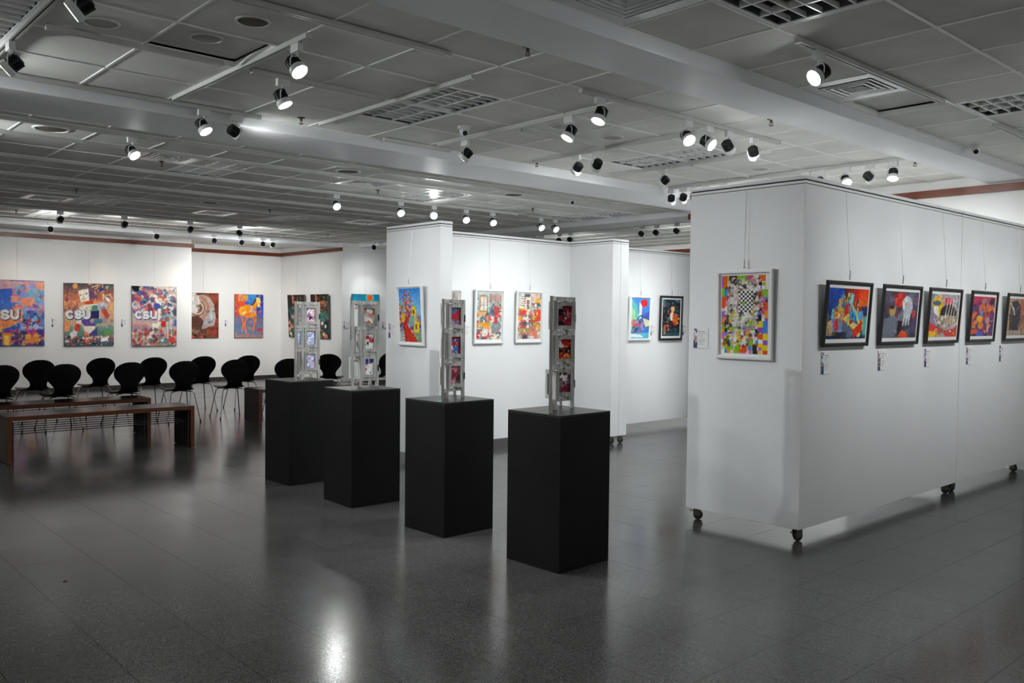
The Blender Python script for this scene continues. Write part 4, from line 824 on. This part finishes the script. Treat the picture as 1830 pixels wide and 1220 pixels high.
TR = [('first cross track of the middle bay, holding one spotlight', -6.36, -4.39, 2.418, 2.418),
      ('empty track beside the large louvred lamp in the middle bay', -6.36, -4.39, 3.61, 3.61), ('track in the middle bay just behind the dome camera', -6.36, -4.39, 4.82, 4.82),
      ('track in the middle bay with two dark spotlights, above the gap between walls', -6.36, -4.39, 6.015, 6.015), ('track just behind the second louvred lamp of the middle bay', -6.36, -4.39, 7.205, 7.205),
      ('long track over the top of the large display wall', -6.5, -3.7, 8.40, 8.40), ('track in the top left corner of the picture', -6.3, -4.4, 1.215, 1.215),
      ('empty lengthwise track left of the near white beam, at the top of the picture', -4.12, -4.12, 0.9, 3.2), ('short lengthwise track left of the two round ceiling grilles', -5.26, -5.26, 1.30, 2.30),
      ('lengthwise track with one spotlight, left of the large louvred lamp', -5.28, -5.28, 2.50, 3.5), ('short track along the far beam beside the dome camera', -6.50, -6.50, 4.32, 5.06),
      ('track along the far beam with two spotlights, at the upper left', -6.49, -6.49, -0.6, 3.15), ('lengthwise track with a row of five spotlights, along the near beam', -4.14, -4.14, 4.35, 6.9),
      ('empty short lengthwise track between the two round ceiling discs', -5.345, -5.345, 4.92, 5.93), ('empty short lengthwise track above the front of the large display wall', -5.345, -5.345, 7.27, 8.28),
      ('track in the right bay with one bright spotlight', -2.555, -2.555, 4.43, 6.40), ('track at the right edge beside the right louvred lamp', -2.565, -2.565, 7.44, 9.4),
      ('long track nearest the far beam in the left bay', -7.96, -7.96, -2.0, 8.96), ('second long track from the far beam in the left bay', -8.59, -8.59, 0.8, 8.99), ('track of the left bay carrying the row of lamps that shine at the camera', -9.86, -9.86, 0.8, 9.0),
      ('short track with two glaring spotlights above the middle display wall', -9.84, -9.84, 9.2, 10.1), ('fourth long track of the left bay', -11.16, -11.16, 0.8, 8.2), ('fifth long track of the left bay', -12.52, -12.52, 0.8, 7.6),
      ('track before the bright strip of ceiling at the far left', -14.6, -14.6, 1.5, 7.0), ('track along the beam by the far left wall', -16.62, -16.62, 2.0, 9.4),
      ('short track at the inner corner above the turquoise painting', -16.3, -15.1, 10.2, 10.2), ('track behind the cross beam over the middle walls', -12.4, -8.3, 11.5, 11.5),
      ('track in the right bay above the camera side, out of the frame', -1.38, -1.38, 5.4, 10.0), ('track in the middle bay out of the frame', -6.3, -4.3, 0.02, 0.02)]
for a in TR: track(*a)

# ------------------------------------------------------------------ track spotlights
ADP = B(-0.045, 0.045, -0.017, 0.017, -0.048, 0.0).mesh('adapter', WHITEM, 0.003)
def yoke_mesh():
    m = MB().tube([(0, 0, -0.046), (0, 0, -0.072)], 0.007, 8)
    m.tube([(-0.052, 0, -0.135), (-0.053, 0, -0.10), (-0.04, 0, -0.08), (0, 0, -0.072), (0.04, 0, -0.08), (0.053, 0, -0.10), (0.052, 0, -0.135)], 0.0035, 6)
    return m.mesh('bracket', WHITEM, 0, True)
YOKE = yoke_mesh()
def sink_mesh():
    n = 22; p = []
    for k in range(n):
        for f, rr in ((0, 0.034), (.25, 0.043), (.5, 0.043), (.75, 0.034)):
            a = 2 * PI * (k + f) / n; p.append((rr * math.cos(a), rr * math.sin(a)))
    return MB().prism(p, -0.062, -0.004).lathe([(0.030, -0.070), (0.032, -0.060)], 16).lathe([(0.043, -0.008), (0.044, 0.004)], 20).mesh('heat_sink', SINK)
SINKM = sink_mesh()
BEZ = MB().lathe([(0.044, 0.0), (0.0505, 0.008), (0.0515, 0.034), (0.049, 0.038), (0.046, 0.036)], 24).mesh('bezel', WHITEM, 0, True)
LEN = MB().lathe([(0.0455, 0.0365), (0.0455, 0.0385)], 24).mesh('lens', LENS)
def spotlight(label, x, y, tgt, power, size=40, blend=0.7, axis='x', col=COOL, group='track spotlights', down=0.35, spill=None):
    r = empty('track_spotlight', (x, y, ZT - 0.028), label, 'spotlight', group)
    link('adapter', ADP, r, None, (0, 0, 0 if axis == 'x' else PI / 2))
    pv = Vector((0, 0, -0.135)); d = (Vector(tgt) - Vector((x, y, ZT - 0.163))).normalized()
    az = math.atan2(d.y, d.x)
    link('bracket', YOKE, r, None, (0, 0, az + PI / 2))
    q = Vector((0, 0, 1)).rotation_difference(d)
    for nm, me in (('heat_sink', SINKM), ('bezel', BEZ), ('lens', LEN)):
        o = link(nm, me, r, pv); o.rotation_mode = 'QUATERNION'; o.rotation_quaternion = q
    if power:
        ld = bpy.data.lights.new('spot_beam', 'SPOT'); ld.energy = power * PW; ld.color = col; ld.spot_size = R(size); ld.spot_blend = blend; ld.shadow_soft_size = 0.04
        lo = bpy.data.objects.new('spot_beam', ld); COL.objects.link(lo); lo.parent = r
        # wide spill of the same lamp around its beam
        sd = bpy.data.lights.new('spot_spill', 'SPOT'); sd.energy = power * PW * (SPILL if spill is None else spill); ds = (d + Vector((0, 0, -down))).normalized(); sd.color = col; sd.spot_size = R(135); sd.spot_blend = 1.0; sd.shadow_soft_size = 0.045
        so = bpy.data.objects.new('spot_spill', sd); COL.objects.link(so); so.parent = r
        so.location = pv + d * 0.055; so.rotation_mode = 'QUATERNION'; so.rotation_quaternion = Vector((0, 0, -1)).rotation_difference(ds)
        lo.location = pv + d * 0.05; lo.rotation_mode = 'QUATERNION'; lo.rotation_quaternion = Vector((0, 0, -1)).rotation_difference(d)
    return r
S_ = spotlight
# middle bay
S_('spotlight at the top left edge of the picture, lens turned left', -4.36, 1.215, (-5.6, -1.2, 0.9), 120)
S_('spotlight cut by the left edge of the picture', -5.66, 1.215, (-6.8, -0.9, 0.9), 120)
S_('lit spotlight on the first cross track, left of the large louvred lamp', -4.53, 2.418, (-3.2, 2.9, 1.3), 90, 46)
S_('lit spotlight below and left of the first cross track, on the short lengthwise track', -5.28, 2.72, (-4.55, 3.45, 0.95), 90, 40, .7, 'y')
S_('left one of two spotlights on the far beam, lens lit', -6.49, 2.69, (-5.35, 3.5, 0.95), 100, 40, .7, 'y')
S_('right one of two spotlights on the far beam, turned away and brightening the beam', -6.49, 2.95, (-7.05, 5.34, 2.0), 65, 40, 1.0, 'y', down=0.0, spill=0.35)
S_('spotlight under the dome camera, turned left', -5.97, 4.82, (-7.35, 4.0, 1.2), 90, 40)
S_('lit spotlight turned left on the track behind the dome camera', -4.70, 4.82, (-5.05, 3.95, 1.3), 70, 40)
S_('first and nearest of five spotlights along the near beam', -4.14, 4.55, (-4.25, 3.7, 1.1), 70, 40, .7, 'y')
for k, (yy, tg, lb) in enumerate(((5.57, (-2.6, 4.9, 1.4), 'second of five spotlights along the near beam, lens lit'), (5.85, (-2.2, 6.1, 1.6), 'third of five spotlights along the near beam, lens tilted right'),
                                  (6.13, (-4.6, 9.6, 0.6), 'fourth of five spotlights along the near beam, turned away'), (6.50, (-5.2, 9.6, 0.5), 'fifth and farthest of five spotlights along the near beam'))):
    S_(lb, -4.14, yy, tg, 85, 50, .9, 'y')
S_('left one of two dark spotlights on the track above the gap', -5.76, 6.015, (-7.77, 6.3, 1.3), 45, 56, 1.0)
S_('right one of two dark spotlights on the track above the gap', -5.50, 6.015, (-7.77, 7.35, 1.3), 62, 56, 1.0)
S_('single dark spotlight below the second louvred lamp of the middle bay', -5.66, 7.205, (-7.77, 6.8, 1.3), 88, 60, 1.0)
S_('leftmost spotlight of the long track over the large wall', -6.47, 8.40, (-7.5, 9.6, 0.9), 40, 56, 1.0, spill=0.2)
S_('second spotlight from the left on the long track', -6.30, 8.40, (-7.74, 9.5, 1.35), 80, 56, 1.0, spill=0.35)
S_('third spotlight from the left on the long track, touching the large wall', -6.14, 8.40, (-7.74, 10.3, 1.35), 80, 56, 1.0, spill=0.35)
S_('spotlight half hidden behind the front top edge of the large wall', -5.98, 8.40, (-5.0, 10.1, 1.5), 50, 50)
S_('spotlight wholly sunk behind the front top edge of the large wall', -5.74, 8.40, (-5.4, 10.1, 1.5), 0)
S_('spotlight behind the front corner of the large wall, only its bracket in view', -4.72, 8.40, (-5.2, 9.9, 1.5), 50, 50)
S_('spotlight with a dark tip just above the corner of the large wall', -4.55, 8.40, (-4.6, 10.1, 1.5), 40, 50)
S_('lit spotlight tilted right above the large wall, third from the right end', -4.28, 8.40, (-3.28, 7.6, 1.6), 50, 50)
S_('dark spotlight second from the right end above the large wall', -4.03, 8.40, (-3.6, 10.1, 1.9), 60, 60)
S_('lit spotlight at the right end above the large wall', -3.80, 8.40, (-3.55, 7.5, 0.8), 50, 50)
# right bay
S_('bright spotlight on the track of the right bay', -2.555, 4.66, (-3.25, 3.0, 1.7), 60, 50, .9, 'y')
for k, yy in enumerate((6.5, 7.35, 8.2, 9.05, 9.85)):
    S_('spotlight out of frame aimed at the black framed prints, ' + ('first', 'second', 'third', 'fourth', 'fifth')[k], -1.38, yy, (-3.09, yy - 0.38, 1.55), 46, 46, 1.0, 'y', COOL, 'spotlights outside the frame')
S_('spotlight outside the frame aimed at the chessboard collage', -6.49, 0.60, (-3.62, 5.51, 1.6), 150, 28, 1.0, 'y', COOL, 'spotlights outside the frame')
S_('spotlight outside the frame aimed at the red road print', -8.59, 1.0, (-7.4, 5.34, 1.6), 170, 30, .9, 'y', COOL, 'spotlights outside the frame')
# left bay, lenses towards the camera
for yy, tg, lb in ((5.83, (-8.0, 5.6, 1.5), 'leftmost glaring spotlight of the left bay row'), (6.83, (-7.95, 6.4, 1.6), 'second glaring spotlight of the left bay row'), (7.40, (-3.2, 2.9, 1.6), 'starburst spotlight directly above the end of the middle wall'),
                   (7.98, (-7.95, 7.4, 1.5), 'fourth glaring spotlight of the left bay row'), (8.50, (-7.95, 8.0, 1.5), 'fifth glaring spotlight of the left bay row'),
                   (9.48, (-7.95, 9.2, 1.5), 'left one of two glaring spotlights on the short track'), (9.80, (-7.95, 9.6, 1.5), 'right one of two glaring spotlights on the short track')):
    S_(lb, -9.86 if yy < 9.1 else -9.84, yy, tg, 55, 50, .7, 'y')
S_('lit spotlight near the left edge below the far beam', -7.96, 2.66, (-6.35, 3.6, 1.0), 90, 40, .7, 'y')
for yy, tg, lb in ((3.80, (XL, 4.05, 1.75), 'leftmost of three dark spotlights before the bright ceiling strip'), (4.75, (XL, 5.30, 1.75), 'middle one of three dark spotlights before the bright ceiling strip'), (5.82, (XL, 6.60, 1.75), 'rightmost of three dark spotlights before the bright ceiling strip')):
    S_(lb, -14.6, yy, tg, 62, 50, 1.0, 'y', NEUT, 'track spotlights', 0.0, 0.7)
for yy, tg, lb, p in ((4.17, (XL, 4.7, 1.5), 'dark spotlight on the wall beam, leftmost', 40), (5.98, (XL, 6.0, 1.5), 'dark spotlight on the wall beam above the swirl painting', 26), (7.10, (XF, 8.0, 1.6), 'dark spotlight right of the wall corner, first of four', 55), (7.66, (XF, 8.1, 1.5), 'dark spotlight right of the wall corner, second of four', 80),
                      (8.12, (XF, 9.1, 1.6), 'dark spotlight right of the wall corner, third of four', 100), (8.34, (XF, 9.3, 1.6), 'dark spotlight right of the wall corner, fourth of four, rim lit', 60)):
    S_(lb, -16.62, yy, tg, p * 0.75, 60, 1.0, 'y', NEUT)
S_('dark spotlight at the inner corner above the turquoise painting', -15.70, 10.2, (XE, 10.75, 1.7), 45, 55, .8)
S_('added spotlight on the long left track aimed at the dark floral paintings', -14.6, 6.7, (-17.6, 10.0, 1.6), 200, 36, .8, 'y')  # extra lamp, added to light the floral paintings
for xx, lb in ((-12.1, 'leftmost spotlight behind the cross beam'), (-11.9, 'second spotlight behind the cross beam'), (-11.42, 'dark spotlight behind the cross beam, left one peeking over the middle wall'), (-11.14, 'dark spotlight behind the cross beam, right one peeking over the middle wall'), (-9.46, 'left one of three dark spotlights behind the cross beam in the gap'), (-9.15, 'middle one of three dark spotlights behind the cross beam in the gap'), (-8.73, 'right one of three dark spotlights behind the cross beam in the gap')):
    S_(lb, xx, 11.5, (xx - 0.3, 15.2, 1.6), 60, 55, .8)

# added unseen lamps washing the near and right walls, for bounce light
ORD = ('first', 'second', 'third', 'fourth', 'fifth', 'sixth', 'seventh')
track('track along the right wall, outside the frame', 2.0, 2.0, -3.5, 9.5); track('track along the wall behind the camera, outside the frame', -17.0, 2.5, -2.2, -2.2)
for k in range(6): S_('added bounce spotlight washing the right wall outside the frame, %s from the back' % ORD[k], 2.0, -2.9 + 2.2 * k, (4.05, -2.9 + 2.2 * k, 1.5), 62, 70, .9, 'y', COOL, 'spotlights outside the frame')
for k in range(7): S_('added bounce spotlight washing the wall behind the camera, %s from the left' % ORD[k], -16.0 + 2.9 * k, -2.2, (-16.0 + 2.9 * k, -4.05, 1.5), 105, 70, .9, 'x', COOL, 'spotlights outside the frame')
# recessed warm downlights close to the far left wall
for x, y, lb in ((-17.93, 3.95, 'recessed warm downlight above the blue city painting'), (-17.93, 5.55, 'recessed warm downlight above the robot painting'), (-17.93, 6.95, 'recessed warm downlight above the swirl painting'), (-18.95, 9.35, 'glowing recessed downlight near the far corner')):
    r = empty('recessed_downlight', (x, y, ZC - 0.004), lb, 'downlight', 'recessed downlights')
    MB().lathe([(0.085, 0.0), (0.085, 0.006), (0.066, 0.006), (0.066, 0.0)], 24).build('trim_ring', WHITEM, r)
    MB().lathe([(0.065, 0.0005), (0.065, 0.003)], 24).build('lens', LENSW, r)
    ld = bpy.data.lights.new('downlight_beam', 'SPOT'); ld.energy = 27 * PW; ld.color = WARM; ld.spot_size = R(96); ld.spot_blend = 0.9; ld.shadow_soft_size = 0.06
    lo = bpy.data.objects.new('downlight_beam', ld); COL.objects.link(lo); lo.parent = r; lo.location = (0, 0, -0.02)

# ------------------------------------------------------------------ louvred ceiling lamps
def louvre_meshes(sx, sy):
    hx_, hy = sx / 2 - 0.012, sy / 2 - 0.012
    fr = MB(); rim = 0.018
    fr.box(-hx_, hx_, -hy, -hy + rim, -0.004, 0.004).box(-hx_, hx_, hy - rim, hy, -0.004, 0.004).box(-hx_, -hx_ + rim, -hy + rim, hy - rim, -0.004, 0.004).box(hx_ - rim, hx_, -hy + rim, hy - rim, -0.004, 0.004)
    ho = MB(); a, b, zt = hx_ - 0.006, hy - 0.006, 0.095
    ho.box(-a, a, -b, b, zt, zt + 0.006).box(-a, a, -b, -b + 0.004, 0.004, zt).box(-a, a, b - 0.004, b, 0.004, zt).box(-a, -a + 0.004, -b, b, 0.004, zt).box(a - 0.004, a, -b, b, 0.004, zt)
    gr = MB()
    for k in (-1, 1): gr.box(-hx_ + rim, hx_ - rim, k * hy / 3 - 0.006, k * hy / 3 + 0.006, 0.0, 0.034)
    n = 13
    for k in range(1, n):
        x = -hx_ + 2 * hx_ * k / n; gr.add([(x - 0.004, -hy + rim, 0.0), (x + 0.004, -hy + rim, 0.0), (x + 0.004, hy - rim, 0.0), (x - 0.004, hy - rim, 0.0), (x - 0.001, -hy + rim, 0.03), (x + 0.001, -hy + rim, 0.03), (x + 0.001, hy - rim, 0.03), (x - 0.001, hy - rim, 0.03)],
                                          [(0, 3, 2, 1), (4, 5, 6, 7), (0, 1, 5, 4), (1, 2, 6, 5), (2, 3, 7, 6), (3, 0, 4, 7)])
    tb = MB().tube([(-hx_ + 0.04, 0, 0), (hx_ - 0.04, 0, 0)], 0.013, 10)
    return fr.mesh('rim', WHITEM), ho.mesh('housing', ALUD), gr.mesh('louvre_blades', ALU), tb.mesh('tube_lamp', WHITEM, 0, True)
LC = {}
LL = ['large louvred lamp in the middle bay beside the dome camera', 'louvred lamp in the middle bay above the front of the large display wall', 'louvred lamp of the middle bay outside the frame', 'louvred lamp cut by the top edge at the upper right',
      'louvred lamp cut by the right edge', 'louvred lamp of the right bay outside the frame', 'louvred lamp at the left below the far beam beside a square air diffuser', 'louvred lamp above the middle display wall end, left bay', 'louvred lamp left of the wall corner beam, farther left bay',
      'louvred lamp at the far left below the dark ceiling, beside an air diffuser', 'bright louvred lamp at the far left edge near the wall', 'louvred lamp beyond the dark ceiling, above the horse painting', 'louvred lamp at the cross beam between the middle and large walls']
for (x0, x1, y0, y1), lb in zip(LOUV, LL):
    key = (round(x1 - x0, 2), round(y1 - y0, 2))
    if key not in LC: LC[key] = louvre_meshes(x1 - x0, y1 - y0)
    r = empty('louvred_lamp', ((x0 + x1) / 2, (y0 + y1) / 2, ZC), lb, 'ceiling lamp', 'louvred ceiling lamps')
    fr, ho, gr, tb = LC[key]
    link('rim', fr, r); link('housing', ho, r); link('louvre_blades', gr, r)
    for k in (-1, 0, 1): link('tube_lamp', tb, r, (0, k * (y1 - y0) * 0.31, 0.065))

# ------------------------------------------------------------------ square air diffusers
def ring_sq(mb, o, i, zo, zi, t_=0.003):
    v = [(-o, -o, zo), (o, -o, zo), (o, o, zo), (-o, o, zo), (-i, -i, zi), (i, -i, zi), (i, i, zi), (-i, i, zi)]
    v += [(x, y, z + t_) for x, y, z in v]
    f = []
    for k in range(4):
        j = (k + 1) % 4; f += [(k, j, 4 + j, 4 + k), (8 + k, 12 + k, 12 + j, 8 + j), (k, 8 + k, 8 + j, j), (4 + k, 4 + j, 12 + j, 12 + k)]
    return mb.add(v, f)
DP = ring_sq(ring_sq(MB(), 0.285, 0.20, 0.0, 0.0, 0.006), 0.20, 0.196, 0.0, 0.05).mesh('face_plate', GLOSSW)
DV = [ring_sq(ring_sq(MB(), s, s - 0.013, -0.004, -0.003), s - 0.013, s - 0.03, -0.003, 0.02).mesh('vane', GLOSSW) for s in (0.175, 0.135, 0.095)]
DC = ring_sq(MB().box(-0.03, 0.03, -0.03, 0.03, 0.012, 0.016), 0.055, 0.03, -0.006, 0.016).mesh('centre_vane', WHITEM)
DB = B(-0.2, 0.2, -0.2, 0.2, 0.055, 0.06).mesh('duct_back', ALUD)
DL = ['air diffuser cut by the top edge of the picture', 'square air diffuser in the right bay below the bright spotlight', 'square air diffuser at the left beside a louvred lamp', 'square air diffuser in the left bay, middle of the picture', 'square air diffuser at the far left beside a louvred lamp',
      'square air diffuser in the far left bay right of centre', 'farthest square air diffuser, left of the middle wall end', 'square air diffuser just above the middle wall end']
for (x0, x1, y0, y1), lb in zip(DIFF, DL):
    r = empty('air_diffuser', ((x0 + x1) / 2, (y0 + y1) / 2, ZC - 0.002), lb, 'air vent', 'square ceiling air diffusers')
    f = link('face_plate', DP, r); f.scale = ((x1 - x0) / 0.594, (y1 - y0) / 0.594, 1)
    for m_ in DV: link('vane', m_, r)
    link('centre_vane', DC, r); link('duct_back', DB, r)
    B(-(x1 - x0) / 2, (x1 - x0) / 2, -(y1 - y0) / 2, (y1 - y0) / 2, 0.062, 0.066).build('duct_box', GROUT, r)

# ------------------------------------------------------------------ round grilles, discs, sprinklers, cameras
def grille(label, x, y, rad, m_, ring=WHITEM, lift=0.0):
    r = empty('ceiling_speaker', (x, y, ZC - 0.001 + lift), label, 'speaker', 'round ceiling grilles')
    MB().lathe([(rad, 0.0), (rad * .97, -0.006), (rad * .86, -0.008), (rad * .84, -0.002)], 28).build('ring', ring, r, smooth=True)
    MB().lathe([(rad * .84, -0.003), (rad * .6, -0.0065), (0.01, -0.008)], 28).build('grille', m_, r, smooth=True)
GW = mat('grey grille', (0.42, 0.42, 0.40), 0.8, scale=120, var=0.15)
for a in (('white round grille at the top left, left one of a pair', -5.04, 1.52, 0.098, GW), ('brown round grille at the top, left of the empty lengthwise track', -4.44, 2.11, 0.095, BROWN),
          ('dark round grille near the left edge below the far beam', -8.25, 2.08, 0.15, BROWN, GRID), ('brown round grille in the left bay, centre of the picture', -8.33, 5.07, 0.14, BROWN, GRID), ('brown round grille in the left bay, above the middle wall', -8.36, 7.56, 0.14, BROWN, GRID),
          ('round white disc left of the row of spotlights', -5.08, 5.12, 0.10, GW), ('round white disc hanging open in the middle bay', -5.08, 5.75, 0.10, GW), ('faint round disc above the large display wall', -5.05, 8.05, 0.10, GW), ('small dark grille in the far left bay', -12.1, 5.1, 0.13, BROWN, GRID), ('farthest brown grille near the wall corner', -15.9, 7.45, 0.15, BROWN, GRID), ('pale round grille above the second folding screen', -12.05, 7.7, 0.13, GW)): grille(*a)
grille('white round grille on the raised tile at the top left', -5.03, 2.10, 0.098, GW, WHITEM, 0.044)
def sprinkler(label, x, y):
    r = empty('sprinkler', (x, y, ZC - 0.001), label, 'sprinkler', 'ceiling fire sprinklers')
    MB().lathe([(0.032, 0.0), (0.030, -0.004), (0.012, -0.008)], 16).build('escutcheon', BRASS, r)
    MB().lathe([(0.010, -0.006), (0.010, -0.022), (0.006, -0.03)], 10).tube([(-0.008, 0, -0.02), (-0.014, 0, -0.035), (-0.006, 0, -0.05)], 0.0028, 6).tube([(0.008, 0, -0.02), (0.014, 0, -0.035), (0.006, 0, -0.05)], 0.0028, 6).build('nozzle', BRASS, r)
    MB().lathe([(0.018, -0.05), (0.018, -0.053)], 14).build('deflector', BRASS, r)
for a in (('fire sprinkler above the far beam, left of centre', -6.33, 3.42), ('fire sprinkler on the edge of the near beam at the top', -3.74, 3.48), ('fire sprinkler beside the far beam above the middle wall', -6.40, 6.1), ('fire sprinkler beside the near beam, centre right', -3.74, 6.11), ('fire sprinkler above the far end of the large wall', -3.72, 8.7),
          ('fire sprinkler between the diffuser and louvred lamp at the left', -9.18, 3.36), ('fire sprinkler in the left bay above the lamp row', -9.3, 6.1), ('fire sprinkler in the far left bay, left', -12.05, 3.33), ('fire sprinkler in the far left bay, centre', -12.25, 6.1), ('fire sprinkler at the far left by the bright strip', -15.3, 3.35), ('fire sprinkler near the short far track', -9.2, 8.7), ('fire sprinkler far left by the inner wall', -15.1, 8.75)): sprinkler(*a)
def dome(label, x, y, face):
    r = empty('dome_camera', (x, y, ZC - 0.001), label, 'camera', 'dome security cameras', face)
    MB().lathe([(0.052, 0.0), (0.052, -0.012), (0.046, -0.022), (0.03, -0.026)], 24).build('mount', WHITEM, r, smooth=True)
    MB().lathe([(0.018, -0.038), (0.032, -0.024), (0.038, 0.0), (0.034, 0.02), (0.022, 0.034)], 20, (0.008, 0, -0.045), (0.85, 0, -0.5)).build('ball', WHITEM, r, smooth=True)
    MB().lathe([(0.021, 0.033), (0.021, 0.038), (0.012, 0.0385)], 20, (0.008, 0, -0.045), (0.85, 0, -0.5)).build('lens', BLACK, r)
dome('dome camera beside the large louvred lamp', -5.66, 4.55, R(-20)); dome('dome camera on the near beam at the right', -3.02, 8.3, R(-60)); dome('dome camera in the left bay above the gap', -8.05, 8.33, R(-40))

# a dark chip lying on the floor
r = empty('floor_chip', (-5.438, 1.433, 0.0), 'small dark chip lying on the floor at the lower left', 'debris')
MB().prism([(-0.014, -0.006), (0.002, -0.012), (0.016, -0.004), (0.012, 0.008), (-0.006, 0.010)], 0.0002, 0.004).build('chip', BLACK, r)
